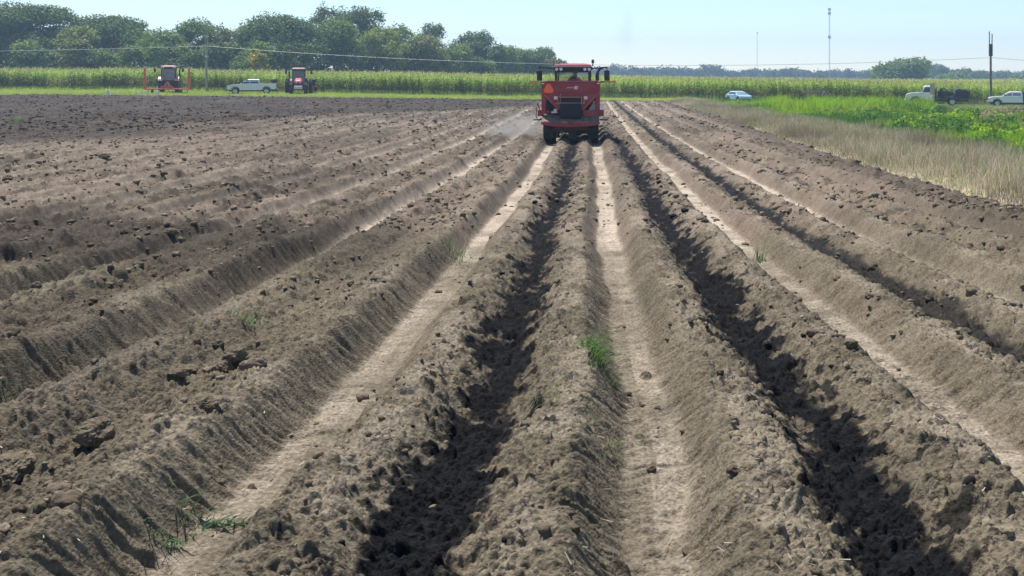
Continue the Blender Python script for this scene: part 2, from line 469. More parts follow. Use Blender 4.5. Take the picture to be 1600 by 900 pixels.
# --- corn
def corn_plant(rng, nleaf=10, H=2.75, seg=3, wide=0.10, tassel=True, low=0.25):
    V = []; F = []; C = []
    def strip(pts, ws, cols, ang):
        o = len(V); a = (math.cos(ang), math.sin(ang))
        for p, wd, c in zip(pts, ws, cols):
            V.append((p[0]-a[0]*wd/2, p[1]-a[1]*wd/2, p[2])); V.append((p[0]+a[0]*wd/2, p[1]+a[1]*wd/2, p[2])); C.append(c); C.append(c)
        for i in range(len(pts)-1): F.append((o+2*i, o+2*i+1, o+2*i+3, o+2*i+2))
    g = np.array([0.285, 0.385, 0.066]); ye = np.array([0.48, 0.41, 0.15]); st = np.array([0.28, 0.33, 0.10])
    strip([(0,0,0),(0,0,H*0.9)], [0.035,0.02], [st,st], rng.uniform(0,3.1))
    plane = rng.uniform(0, 6.28)
    for i in range(nleaf):
        t = low + (0.93-low)*i/(nleaf-1)
        z = H*t; a = plane + math.pi*(i % 2) + rng.normal(0, 0.5)
        L = rng.uniform(0.55, 0.95)*(0.65 if t > 0.85 else 1); rise = rng.uniform(0.25, 0.5); droop = rng.uniform(0.2, 0.6)
        pts = []; ws = []; cols = []
        col = g*(0.85+0.4*t)*rng.uniform(0.8, 1.25)
        if t < 0.5 and rng.random() < 0.6 - 0.5*t: col = ye*rng.uniform(0.7, 1.15)
        for k in range(seg+1):
            s = k/seg; r = L*s*0.8
            pts.append((math.cos(a)*r, math.sin(a)*r, z + L*(rise*2*s*(1-0.5*s) - droop*s*s)))
            ws.append(wide*(0.8 if k == 0 else 1.0)*(1-s**2.2) + 0.008); cols.append(col)
        strip(pts, ws, cols, a+math.pi/2)
    if tassel:
        tc = np.array([0.33, 0.30, 0.13])
        for k in range(3):
            a = rng.uniform(0, 6.28); strip([(0,0,H*0.9),(math.cos(a)*0.06,math.sin(a)*0.06,H*1.0),(math.cos(a)*0.17,math.sin(a)*0.17,H*1.05)], [0.03,0.03,0.012], [tc]*3, a+1.57)
    return np.array(V), np.array(F), np.array(C)

def scatter(protos, P, rz, sc, tint, wsc=None):
    VV = []; FF = []; CC = []; off = 0
    which = RNG.integers(0, len(protos), len(P))
    for k, (V, F, C) in enumerate(protos):
        s = np.where(which == k)[0]
        if not len(s): continue
        ca = np.cos(rz[s])[:, None]; sa = np.sin(rz[s])[:, None]; q = sc[s][:, None]; qw = q if wsc is None else wsc[s][:, None]
        x = (V[None, :, 0]*ca - V[None, :, 1]*sa)*qw + P[s, 0][:, None]
        y = (V[None, :, 0]*sa + V[None, :, 1]*ca)*qw + P[s, 1][:, None]
        z = V[None, :, 2]*q + P[s, 2][:, None]
        VV.append(np.stack([x, y, z], -1).reshape(-1, 3))
        FF.append((F[None] + (np.arange(len(s))*len(V))[:, None, None] + off).reshape(-1, F.shape[1]))
        CC.append((C[None]*tint[s][:, None, :]).reshape(-1, 3)); off += len(s)*len(V)
    return np.concatenate(VV), np.concatenate(FF), np.concatenate(CC)

def corn_edge(x): return 123.5 + 1.2*np.sin(x*0.07) - 2.5*ss(14, 20, x)*(1-ss(30, 40, x))
def build_corn():
    rng = np.random.default_rng(5)
    A = [corn_plant(rng, 11, 2.75, 3, 0.115) for _ in range(8)]
    B = [corn_plant(rng, 7, 2.75, 2, 0.15, True, 0.55) for _ in range(8)]
    D = [corn_plant(rng, 5, 2.75, 2, 0.26, True, 0.7) for _ in range(6)]
    out = []
    def lay(protos, n, x0, x1, d0, d1, fan, w):
        x = RNG.uniform(x0, x1, n); d = RNG.uniform(d0, d1, n)
        y = corn_edge(x) + d
        x = x*(1 + fan*d/120)
        P = np.stack([x, y, ground_z(x, y)], -1)
        sc = (RNG.normal(1.0, 0.075, n) + (fbm(x*0.12, y*0.12, 500, 3)-0.5)*0.16).clip(0.75, 1.2)
        tn = (0.78 + 0.5*fbm(x*0.2, y*0.2, 510, 3))[:, None]*RNG.uniform(0.88, 1.12, (n, 3))
        return scatter(protos, P, RNG.uniform(0, 6.28, n), sc, tn, sc*w)
    out.append(lay(A, 9500, -105, 95, 0, 6.5, 0, 1.0))
    out.append(lay(B, 12000, -110, 105, 6.5, 40, 0.6, 1.15))
    out.append(lay(D, 15000, -110, 130, 40, 190, 0.9, 1.7))
    off = 0; VV = []; FF = []; CC = []
    for v, f, c in out: VV.append(v); FF.append(f+off); CC.append(c); off += len(v)
    o = np_mesh('corn_field', np.concatenate(VV), np.concatenate(FF), leaf_attr('corn_leaf', 0.48), np.concatenate(CC))
    tag(o, 'tall green corn crop standing across the end of the ploughed field', 'crop', kind='stuff')
build_corn()

# --- grass strip, weeds, dry grass
def build_grasses():
    # bright mown strip before the corn
    n = 95000
    x = RNG.uniform(-95, 14, n); s = RNG.random(n)
    y0 = edge_y(x) - 0.2; y = y0 + (corn_edge(x) + 0.5 - y0)*s
    nz = fbm(x*0.25, y*0.4, 600, 3)
    H = (0.10 + 0.26*nz + 0.55*ss(0.75, 1.0, s)*RNG.random(n))*RNG.uniform(0.6, 1.3, n)
    c = jit((0.43, 0.54, 0.07), n, 0.2)*(0.7 + 0.6*nz)[:, None]
    pale = (RNG.random(n) < 0.25 + 0.45*ss(0.10, 0.0, s))
    c[pale] = jit((0.50, 0.48, 0.20), pale.sum(), 0.25)
    P = np.stack([x, y, ground_z(x, y) - 0.02], -1)
    v, f, cc = blades(P, H, RNG.uniform(0.03, 0.07, n), RNG.uniform(0.1, 0.7, n), RNG.uniform(0, 6.28, n), c*0.9, c*1.1)
    tag(np_mesh('grass_strip', v, f, leaf_attr('grass_blade', 0.4), cc), 'strip of bright short grass between ploughed soil and corn', 'grass', kind='stuff')
    # green weeds right of the field
    n = 165000
    yy = 25 + 97*RNG.random(n)**1.0
    x = RNG.uniform(0, 1, n)*(0.53*yy + 4 - 12.4) + 12.4
    y = yy; b = 13.7 + (fbm(x*0.4, y*0.25, 700, 3)-0.5)*5
    pick = (x > b) & (y < corn_edge(x) + 0.5)
    lane = np.exp(-((y-116.0)/3.0)**2) * ss(30, 36, x)
    pick &= RNG.random(n) > lane*0.65
    x = x[pick]; y = y[pick]; n = len(x)
    rgt = ss(0.378, 0.392, x/y)
    tall = (1-rgt)*ss(70, 82, y + (fbm(x*0.2, y*0.2, 715, 3)-0.5)*14)*(1-ss(104, 112, y)*0.45)
    patch = fbm(x*0.22, y*0.16, 720, 4); p2 = fbm(x*0.6, y*0.5, 730, 3)
    H = (0.16 + 0.50*ss(0.42, 0.68, p2) + 0.66*tall*(0.25 + 1.3*p2))*RNG.uniform(0.55, 1.25, n)*(1-0.55*lane[pick])
    H = H*(1 - 0.45*rgt*ss(60, 85, y))*(1 - 0.5*ss(0.205, 0.185, x/y)*ss(60, 85, y))
    bright = np.array([0.27, 0.44, 0.022]); deep = np.array([0.062, 0.155, 0.028]); olive = np.array([0.29, 0.33, 0.06]); dryc = np.array([0.42, 0.35, 0.21])
    wb = ss(0.42, 0.60, patch + 0.22*(tall-0.4) + 0.35*(fbm(x*1.1, y*0.7, 735, 3)-0.5))
    c = deep[None]*(1-wb)[:, None] + bright[None]*wb[:, None]
    ol = ss(0.55, 0.68, fbm(x*0.16+9, y*0.3, 740, 3))
    c = c + (olive[None]-c)*(ol*0.6)[:, None]
    dl = np.clip(ss(38, 50, x)*ss(86, 100, y)*0.55 + lane[pick]*0.4, 0, 0.7)
    isd = RNG.random(n) < dl
    c[isd] = dryc
    c = c*RNG.uniform(0.75, 1.25, (n, 1))*RNG.uniform(0.9, 1.1, (n, 3))
    P = np.stack([x, y, ground_z(x, y)-0.03], -1)
    v, f, cc = blades(P, H, RNG.uniform(0.035, 0.085, n)*(0.7+0.5*tall), RNG.uniform(0.1, 0.9, n), RNG.uniform(0, 6.28, n), c*0.95, c*1.08)
    tag(np_mesh('green_weeds', v, f, leaf_attr('weed_blade', 0.45), cc), 'lush bright green weeds beside the ploughed field', 'weeds', kind='stuff')
    # grey brown dry grass along the field edge
    n = 130000
    y = 11 + 104*RNG.random(n)**1.55
    e = edge_x(y); wd = 13.9 - e + (fbm(x0 := y*0.15, y*0.0, 810, 3)-0.5)*3
    s = RNG.random(n); x = e - 0.1 + s*(wd + 1.0)
    nz = fbm(x*0.8, y*0.45, 800, 3)
    H = (0.05 + 0.46*ss(0.03, 0.30, s)*(0.15 + 1.45*nz) + 0.10*RNG.random(n))*RNG.uniform(0.55, 1.25, n)
    c = jit((0.43, 0.365, 0.305), n, 0.35, 0.06)
    vio = ss(0.5, 0.62, fbm(x*0.3, y*0.12, 840, 3))[:, None]; c = c*(1 - vio*np.array([0.36, 0.40, 0.34]))
    gr = RNG.random(n) < (0.24 + 0.3*ss(0.52, 0.7, fbm(x*0.5, y*0.4, 820, 3)) + 0.45*ss(0.85, 1.0, s))
    c[gr] = jit((0.20, 0.25, 0.07), gr.sum(), 0.3)
    st = s < 0.02 + 0.16*fbm(x*0.9, y*0.9, 830, 3)*RNG.random(n)
    c[st] = jit((0.50, 0.43, 0.31), st.sum(), 0.2, 0.05)
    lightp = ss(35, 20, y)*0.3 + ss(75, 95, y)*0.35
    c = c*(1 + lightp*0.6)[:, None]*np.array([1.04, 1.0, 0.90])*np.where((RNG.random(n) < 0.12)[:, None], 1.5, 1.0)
    P = np.stack([x, y, ground_z(x, y)-0.02], -1)
    lean = np.where(st, RNG.uniform(1.0, 2.6, n), RNG.uniform(0.05, 0.6, n))
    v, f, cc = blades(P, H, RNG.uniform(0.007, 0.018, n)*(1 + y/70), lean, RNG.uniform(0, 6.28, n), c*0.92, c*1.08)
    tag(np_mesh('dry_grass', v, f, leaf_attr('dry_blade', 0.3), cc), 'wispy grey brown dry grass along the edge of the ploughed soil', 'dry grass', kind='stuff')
build_grasses()

# --- trees
def leaf_cloud(n_clump, size, centers, radii, rng, leaf, per, flat=0.75):
    """leaf faces gathered in clumps on the skins of several lobes"""
    k = rng.integers(0, len(centers), n_clump)
    d = rng.normal(0, 1, (n_clump, 3)); d /= np.linalg.norm(d, axis=1)[:, None]
    d[:, 2] = np.where(d[:, 2] < -0.35, -d[:, 2]*0.6, d[:, 2])
    rr = rng.uniform(0.70, 1.06, n_clump)[:, None]
    cc = centers[k] + d*radii[k]*rr
    c = np.repeat(cc, per, 0)
    P = c + rng.normal(0, 1, c.shape)*np.array([1, 1, flat])*size
    n = len(P)
    nrm = np.repeat(d, per, 0)*0.8 + rng.normal(0, 0.75, (n, 3)) + np.array([0, 0, 0.35]); nrm /= np.linalg.norm(nrm, axis=1)[:, None]
    t = np.cross(nrm, rng.normal(0, 1, (n, 3))); t /= np.linalg.norm(t, axis=1)[:, None]
    b = np.cross(nrm, t)
    s = leaf*rng.uniform(0.6, 1.3, (n, 1))
    V = np.stack([P - t*s, P + b*s*0.62, P + t*s, P - b*s*0.62], 1).reshape(-1, 3)
    F = np.arange(n*4).reshape(n, 4)
    tone = np.repeat(rng.uniform(0.72, 1.28, n_clump), per)
    return V, F, tone, n

def weed_clumps():
    rng = np.random.default_rng(21); VV = []; FF = []; CC = []; off = 0
    for i in range(190):
        y = rng.uniform(31, 108); x = rng.uniform(15.2, 0.51*y + 3)
        if x > 0.51*y + 3 or x < 15.2 or (x/y > 0.385 and y > 96): continue
        br = fbm(np.array([x*0.12]), np.array([y*0.10]), 770, 3)[0]
        col = np.array((0.27, 0.42, 0.03) if br > 0.52 else ((0.07, 0.17, 0.032) if br < 0.48 else (0.20, 0.27, 0.05)))
        if rng.random() < 0.13: col = np.array((0.30, 0.24, 0.14))
        w = rng.uniform(0.4, 1.5); h = rng.uniform(0.25, 0.75)
        C = np.stack([x + rng.normal(0, w*.5, 4), y + rng.normal(0, w*.5, 4), np.full(4, gz(x, y) + h*0.45)], -1)
        V, F, tone, n = leaf_cloud(40, 0.10, C, np.full((4, 3), 1.0)*np.array([w*.5, w*.5, h*.55]), rng, 0.085, 7)
        VV.append(V); FF.append(F+off); CC.append(np.repeat(col[None]*tone[:, None]*rng.uniform(.8, 1.2, (n, 1)), 4, 0)); off += len(V)
    tag(np_mesh('leafy_weeds', np.concatenate(VV), np.concatenate(FF), leaf_attr('weed_blade', 0.45), np.concatenate(CC)), 'leafy weed patches in light and dark green scattered through the weeds', 'weeds', kind='stuff')
weed_clumps()

bark = mat('bark', (0.10, 0.085, 0.07), 0.9, vary=0.3, vscale=3, bump=0.03, bscale=12)
def tree(name, label, cat, x, y, h, w, seed, col, group=None, lobes=9, leaf=0.30, density=1.0, low=0.16, airy=0.0, trunk_r=0.25, lean=0.0):
    rng = np.random.default_rng(seed)
    root = empty(name, (x, y, gz(x, y)-0.05))
    tag(root, label, cat, group)
    # trunk and limbs
    tb = MB(); top = h*0.62
    pts = [Vector((0, 0, 0)), Vector((rng.normal(0, .1)*w*.2, rng.normal(0, .1)*w*.2, h*0.22)), Vector((lean*w*.3, rng.normal(0, .05)*w, top))]
    tb.tube(pts[0], pts[1], trunk_r, trunk_r*0.75, 8); tb.tube(pts[1], pts[2], trunk_r*0.75, trunk_r*0.35, 8)
    C = []; Rr = []
    for i in range(lobes):
        a = 6.283*i/lobes*2.4 + rng.normal(0, .4); t = (i+0.5)/lobes
        zz = h*(low + (0.84-low)*t**0.8)
        prof = math.sin(math.pi*min(1, 0.22 + 0.68*t))**0.7
        rad = w*0.5*prof*rng.uniform(0.30, 0.68)
        r = w*rng.uniform(0.20, 0.31)*(1.0 if t < 0.75 else 0.85)
        c = Vector((math.cos(a)*rad + lean*w*t*.5, math.sin(a)*rad, zz))
        C.append(c); Rr.append((r, r, r*rng.uniform(0.62, 0.95)*min(1.2, max(0.7, h/w))))
        tb.tube(pts[1].lerp(pts[2], min(1, max(0, t))), c, trunk_r*0.28, trunk_r*0.07, 6)
    C.append(Vector((lean*w*.4, 0, h*0.80))); Rr.append((w*0.25, w*0.25, h*0.19))
    C = np.array(C); Rr = np.array(Rr)
    area = (4*math.pi*(Rr[:, 0]**2)).sum()
    ncl = int(area*0.85*density/(leaf/0.3)**1.4)
    V, F, tone, n = leaf_cloud(ncl, 0.42*(leaf/0.3)**0.8, C, Rr, rng, leaf, 7)
    base = np.array(col)[None]*(0.9 + 0.0*tone[:, None])*tone[:, None]*rng.uniform(0.8, 1.2, (n, 1))*rng.uniform(0.92, 1.08, (n, 3))
    yl = rng.random(n) < 0.06
    base[yl] *= np.array([1.6, 1.35, 1.0])
    tb.build('trunk', bark, root)
    o = np_mesh('crown', V, F, leaf_attr('tree_leaf', 0.36, 0.2), np.repeat(base, 4, 0), parent=root)
    return root

DK = (0.120, 0.185, 0.048); MG = (0.165, 0.250, 0.052); LG = (0.245, 0.310, 0.070); BL = (0.118, 0.190, 0.066); OL = (0.215, 0.250, 0.070)
def tpos(px, Y): return at(px, Y)
def htop(px, py, Y):
    x = at(px, Y); return EYE + (115-py)*Y/1400.0 - gz(x, Y)
TREES = [  # px, top py, width px, Y, colour, lobes, label
 (28, 2, 150, 186, DK, 14, 'huge dark tree at far left of the treeline, highest at the frame edge'),
 (-60, 12, 120, 190, DK, 11, 'dark tree cut by the left edge of the frame, behind the huge left tree'),
 (120, 40, 70, 182, LG, 9, 'light olive green tree filling the notch right of the huge left tree'),
 (158, 22, 125, 192, DK, 13, 'broad dome-shaped dark tree above the light olive tree'),
 (206, 42, 50, 188, MG, 8, 'lower shoulder tree at the right foot of the broad dome-shaped tree'),
 (250, 44, 80, 186, MG, 10, 'mid green tree above the tractor with upright orange wings'),
 (300, 29, 75, 192, MG, 10, 'tall mid green tree directly left of the forked utility pole'),
 (345, 38, 55, 192, OL, 8, 'olive tree just right of the forked utility pole'),
 (385, 30, 50, 196, LG, 8, 'narrow pale green tree between the olive tree and the bluish rounded tree'),
 (428, 19, 120, 190, BL, 15, 'large rounded bluish green tree above the silver pickup'),
 (468, 27, 60, 196, BL, 9, 'small rounded crown leaning on the large bluish green tree'),
 (505, 1, 52, 215, DK, 7, 'tallest tree of the line with a ragged open top'),
 (530, 4, 40, 216, DK, 6, 'thin spire-topped tree next to the tallest ragged tree'),
 (563, 7, 72, 214, DK, 8, 'dark open-crowned tall tree with sky showing through its right side'),
 (522, 26, 80, 196, MG, 10, 'green tree standing in front of the tallest ragged trees'),
 (592, 42, 75, 196, LG, 11, 'bright sunlit green tree below the open-crowned tall tree'),
 (624, 36, 60, 212, MG, 8, 'feathery-topped tree midway along the treeline'),
 (660, 52, 60, 204, OL, 9, 'low yellowish green tree in front of the feathery double crown'),
 (674, 33, 55, 226, DK, 8, 'upright feathery tree left of the big gap of sky'),
 (738, 49, 72, 232, BL, 11, 'separate rounded tree right of the big gap of sky'),
 (712, 68, 45, 226, DK, 7, 'low dark tree filling the foot of the big sky gap'),
 (788, 72, 48, 250, MG, 8, 'lower green tree right of the separate rounded tree'),
 (822, 76, 45, 262, LG, 8, 'pale green tree near the right end of the treeline'),
 (850, 72, 48, 268, DK, 8, 'last dark tree of the line, behind the red tractor cab mirror'),
]
for i, (px, py, wp, Y, c, lb, lab) in enumerate(TREES):
    x = tpos(px, Y); h = htop(px, py, Y)
    tall = 'open' in lab or 'ragged' in lab or 'spire' in lab
    tree('broadleaf_tree', lab, 'tree', x, Y, h, wp*Y/1400*1.30, 900+i, c, 'trees of the tall treeline behind the corn', lobes=lb, leaf=0.25, density=0.75 if tall else 1.0, low=0.3 if tall else 0.08, trunk_r=0.3)
# understory at the foot of the treeline
k = 0
for px in range(-40, 880, 19):
    Y = 176 + max(0, px-420)*0.13 + random.uniform(-3, 8)
    py = random.uniform(56, 84) + max(0, px-560)*0.05
    cc = random.choice([DK, DK, MG, MG, BL, LG])
    tree('understory_tree', 'low dark green bushy tree at the foot of the tall treeline', 'tree', tpos(px, Y), Y, htop(px, py, Y), random.uniform(40, 62)*Y/1400, 1500+k, cc,
         'low bushy trees under the treeline', lobes=7, leaf=0.26, low=0.08, trunk_r=0.14); k += 1
tree('yellow_shrub', 'yellow green shrub glowing at the foot of the dark trees above silver pickup', 'shrub', tpos(402, 170), 170, htop(402, 79, 170), 40*170/1400, 77, (0.38, 0.34, 0.06), lobes=7, leaf=0.28, low=0.1, trunk_r=0.1)
tree('olive_shrub', 'light olive bush low in front of the broad dome-shaped tree', 'shrub', tpos(118, 172), 172, htop(118, 58, 172), 50*172/1400, 78, (0.16, 0.18, 0.055), lobes=8, leaf=0.3, low=0.1, trunk_r=0.12)
# nearer trees at the right of the far wood
for i, (px, py, wp, Y, c, lab) in enumerate([
    (1413, 95, 84, 330, MG, 'large rounded dark tree standing ahead of the hazy far wood, above the white truck'),
    (1378, 108, 40, 360, LG, 'small pale tree at the left skirt of the large rounded tree'),
    (1463, 103, 40, 520, BL, 'hazy rounded tree just right of the large rounded tree'),
    (1500, 110, 46, 520, BL, 'hazy low tree behind the dark truck bed'),
    (1529, 112, 34, 500, BL, 'hazy tree just left of the forked pole at right'),
    (1566, 113, 34, 560, BL, 'hazy rounded tree right of the forked pole, over the white pickup'),
    (1598, 118, 34, 420, MG, 'dark tree cut by the right edge of the frame'),
    (1490, 119, 60, 400, MG, 'dark low thicket tree along the corn top behind the truck bed')]):
    tree('distant_tree', lab, 'tree', tpos(px, Y), Y, htop(px, py, Y), wp*Y/1400*1.05, 1700+i, c, 'trees beyond the corn at right', lobes=10, leaf=0.5, low=0.1, trunk_r=0.3)
# far wood: reads as one hazy mass
def far_wood():
    rng = np.random.default_rng(31); C = []; Rr = []
    def put(px, py, wp, Y):
        x = at(px, Y); g = gz(x, Y); h = EYE + (115-py)*Y/1400 - g; w_ = wp*Y/1400
        for i in range(6):
            a = rng.uniform(0, 6.28)
            C.append((x + math.cos(a)*w_*0.25, Y + math.sin(a)*w_*0.25, g + h*rng.uniform(0.25, 0.72))); r = w_*rng.uniform(0.22, 0.34)
            Rr.append((r, r, h*0.27))
    px = 930
    tops = [(930,104),(975,100),(1000,107),(1030,104),(1070,104),(1105,100),(1140,108),(1180,105),(1215,107),(1260,108),(1300,110),(1330,108),(1370,112),(1420,112),(1480,113),(1530,115),(1600,117),(1700,116)]
    while px < 1660:
        py = np.interp(px, [t[0] for t in tops], [t[1] for t in tops]) + rng.normal(0, 1.3)
        put(px, py, rng.uniform(20, 32), rng.uniform(640, 720)); px += rng.uniform(9, 15)
    for px in np.arange(760, 1660, 14): put(px, 112 + rng.normal(0, 1.5), 26, rng.uniform(800, 850))
    C = np.array(C); Rr = np.array(Rr)
    V, F, tone, n = leaf_cloud(9000, 1.1, C, Rr, rng, 0.95, 5)
    col = np.array((0.060, 0.090, 0.040))[None]*tone[:, None]*rng.uniform(0.8, 1.2, (n, 1))
    tag(np_mesh('far_wood', V, F, leaf_attr('tree_leaf', 0.36, 0.2), np.repeat(col, 4, 0)), 'long hazy blue green wood on the horizon beyond the corn', 'wood', kind='stuff')
far_wood()
# bush in the weeds
tree('weed_bush', 'brownish olive bush standing in the green weeds at right of the field', 'bush', at(1246, 92), 92, 1.75, 2.6, 55, (0.115, 0.11, 0.042), lobes=8, leaf=0.10, density=1.2, low=0.12, trunk_r=0.05)
tree('weed_bush', 'small reddish brown dead bush left of the brownish olive bush', 'bush', at(1228, 92), 92, 0.9, 0.7, 56, (0.13, 0.09, 0.06), lobes=4, leaf=0.07, density=1.2, low=0.12, trunk_r=0.03)
tree('weed_bush', 'grey dried bush standing before the corn, right of the pale blue car', 'bush', at(1275, 119), 119, 1.5, 4.4, 57, (0.17, 0.15, 0.12), lobes=7, leaf=0.12, density=0.9, low=0.12, trunk_r=0.05)

# ---------------------------------------------------------------- vehicle materials
RED = mat('red_paint', (0.28, 0.012, 0.034), 0.42, coat=0.25, vary=0.14, vscale=2.5, dirt=(0.17, 0.115, 0.10), dirt_amt=0.34, dirt_scale=2.6)
REDL = mat('faded_or_sunlit_red', (0.42, 0.06, 0.05), 0.5, vary=0.12, vscale=2.5, dirt=(0.35, 0.28, 0.22), dirt_amt=0.4, dirt_scale=3)
ORANGE = mat('orange_paint', (0.80, 0.13, 0.055), 0.5, vary=0.12, dirt=(0.3, 0.22, 0.16), dirt_amt=0.35)
BLACK = mat('black_paint', (0.018, 0.018, 0.020), 0.5, vary=0.2, dirt=(0.10, 0.085, 0.07), dirt_amt=0.35)
RUB = mat('tyre_rubber', (0.020, 0.020, 0.021), 0.85, vary=0.25, vscale=5, dirt=(0.13, 0.105, 0.08), dirt_amt=0.45, dirt_scale=4, bump=0.004, bscale=40)
FLAP = mat('rubber_flap', (0.010, 0.010, 0.012), 0.7, vary=0.3)
DUSTY = mat('dusty_deck', (0.17, 0.125, 0.09), 0.9, vary=0.45, vscale=7, dirt=(0.035, 0.03, 0.028), dirt_amt=0.6, dirt_scale=5)
WHITE = mat('white_paint', (0.80, 0.80, 0.79), 0.35, coat=0.4, vary=0.04, dirt=(0.5, 0.45, 0.38), dirt_amt=0.12)
SILVER = mat('silver_paint', (0.66, 0.67, 0.69), 0.32, metal=0.2, coat=0.5, vary=0.04, dirt=(0.4, 0.36, 0.3), dirt_amt=0.12)
PALEBLUE = mat('pale_blue_paint', (0.42, 0.58, 0.68), 0.3, coat=0.5, vary=0.05)
STEEL = mat('bare_steel', (0.45, 0.45, 0.45), 0.4, metal=0.8, vary=0.15)
RIMW = mat('pale_rim', (0.62, 0.61, 0.58), 0.45, metal=0.2, vary=0.12, dirt=(0.3, 0.25, 0.2), dirt_amt=0.3)
RIMR = mat('red_rim', (0.35, 0.03, 0.03), 0.5, vary=0.12, dirt=(0.2, 0.16, 0.12), dirt_amt=0.5)
DGLASS = mat('dark_glass', (0.025, 0.030, 0.035), 0.08, spec=0.7, vary=0.1)
YEL = mat('worn_yellow', (0.50, 0.36, 0.13), 0.5, vary=0.2)
WOODT = mat('weathered_wood', (0.48, 0.40, 0.30), 0.85, vary=0.25, vscale=4)
POLEW = mat('pole_wood', (0.15, 0.125, 0.105), 0.9, vary=0.3, vscale=3, bump=0.01, bscale=20)
POLEG = mat('grey_pole_wood', (0.34, 0.31, 0.27), 0.9, vary=0.25, vscale=3)
PINKL = mat('pink_marker_lens', (0.85, 0.62, 0.60), 0.3, vary=0.08)
SMV = mat('fluorescent_orange', (1.0, 0.145, 0.06), 0.5, vary=0.04)
SMVB = mat('triangle_border', (0.55, 0.03, 0.02), 0.4, vary=0.1)
LETTER = mat('white_lettering', (0.85, 0.78, 0.78), 0.5, vary=0.03)
AMBER = mat('amber_lens', (0.75, 0.22, 0.05), 0.25, vary=0.05)
CLEARL = mat('clear_lamp_lens', (0.72, 0.72, 0.74), 0.2, vary=0.05)
COMPOST = mat('black_compost', (0.014, 0.014, 0.016), 0.95, vary=0.4, vscale=20, bump=0.02, bscale=30)
CLOTH = mat('grey_shirt', (0.28, 0.29, 0.31), 0.9, vary=0.12, vscale=12)
SKIN = mat('skin', (0.42, 0.24, 0.17), 0.6, vary=0.06)
CAPM = mat('cap_cloth', (0.10, 0.10, 0.11), 0.9, vary=0.1)
SEATM = mat('seat_cloth', (0.06, 0.06, 0.065), 0.85, vary=0.15)
def glass_mat():
    m = bpy.data.materials.new('cab_glass'); m.use_nodes = True; t = m.node_tree; N = t.nodes
    N.remove(N['Principled BSDF'])
    g = N.new('ShaderNodeBsdfGlossy'); g.inputs['Roughness'].default_value = 0.03; g.inputs['Color'].default_value = (0.9, 0.95, 1, 1)
    tr = N.new('ShaderNodeBsdfTransparent'); tr.inputs['Color'].default_value = (0.74, 0.82, 0.82, 1)
    ly = N.new('ShaderNodeLayerWeight'); ly.inputs['Blend'].default_value = 0.25
    nz = N.new('ShaderNodeTexNoise'); nz.inputs['Scale'].default_value = 3
    mt = N.new('ShaderNodeMath'); mt.operation = 'MULTIPLY_ADD'; mt.inputs[1].default_value = 0.6; mt.inputs[2].default_value = 0.08
    mx = N.new('ShaderNodeMixShader')
    t.links.new(ly.outputs['Fresnel'], mt.inputs[0]); t.links.new(mt.outputs[0], mx.inputs[0])
    t.links.new(tr.outputs[0], mx.inputs[1]); t.links.new(g.outputs[0], mx.inputs[2]); t.links.new(mx.outputs[0], N['Material Output'].inputs[0])
    return m
GLASS = glass_mat()

def wheel(parent, x, y, r, wd, rim_m, lugs=True, rim_r=0.55, n_l=22, face=1, outer=None):
    b = MB()
    p = [(-wd*.42, r*rim_r), (-wd*.5, r*0.72), (-wd*.49, r*0.88), (-wd*.40, r*0.955), (0, r*0.965), (wd*.40, r*0.955), (wd*.49, r*0.88), (wd*.5, r*0.72), (wd*.42, r*rim_r)]
    b.lathe_x(p, x, y, r, 36)
    if lugs:
        for i in range(n_l):
            for s in (-1, 1):
                t = 2*math.pi*(i + (0.5 if s > 0 else 0))/n_l; t2 = t + 0.20
                a = (x + s*wd*0.03, y + math.cos(t2)*r*0.965, r + math.sin(t2)*r*0.965)
                e = (x + s*wd*0.47, y + math.cos(t)*r*0.955, r + math.sin(t)*r*0.955)
                b.bar(a, e, 0.045*r/0.8, 0.07*r, up=(0, math.cos((t+t2)/2), math.sin((t+t2)/2)))
    o = b.build('wheel', RUB, parent, smooth=True)
    k = MB(); q = r*rim_r
    k.lathe_x([(-wd*.40, q*1.02), (-wd*.30, q*0.9), (-wd*.12, q*0.45), (-wd*.16, 0.0)], x, y, r, 24)
    k.lathe_x([(wd*.40, q*1.02), (wd*.30, q*0.9), (wd*.12, q*0.45), (wd*.16, 0.0)], x, y, r, 24)
    for i in range(8):
        t = 2*math.pi*i/8
        for s in (-1, 1): k.tube((x+s*wd*.2, y+math.cos(t)*q*.3, r+math.sin(t)*q*.3), (x+s*wd*.26, y+math.cos(t)*q*.3, r+math.sin(t)*q*.3), 0.02, n=6)
    k.build('rim', rim_m, o, smooth=True)
    return o

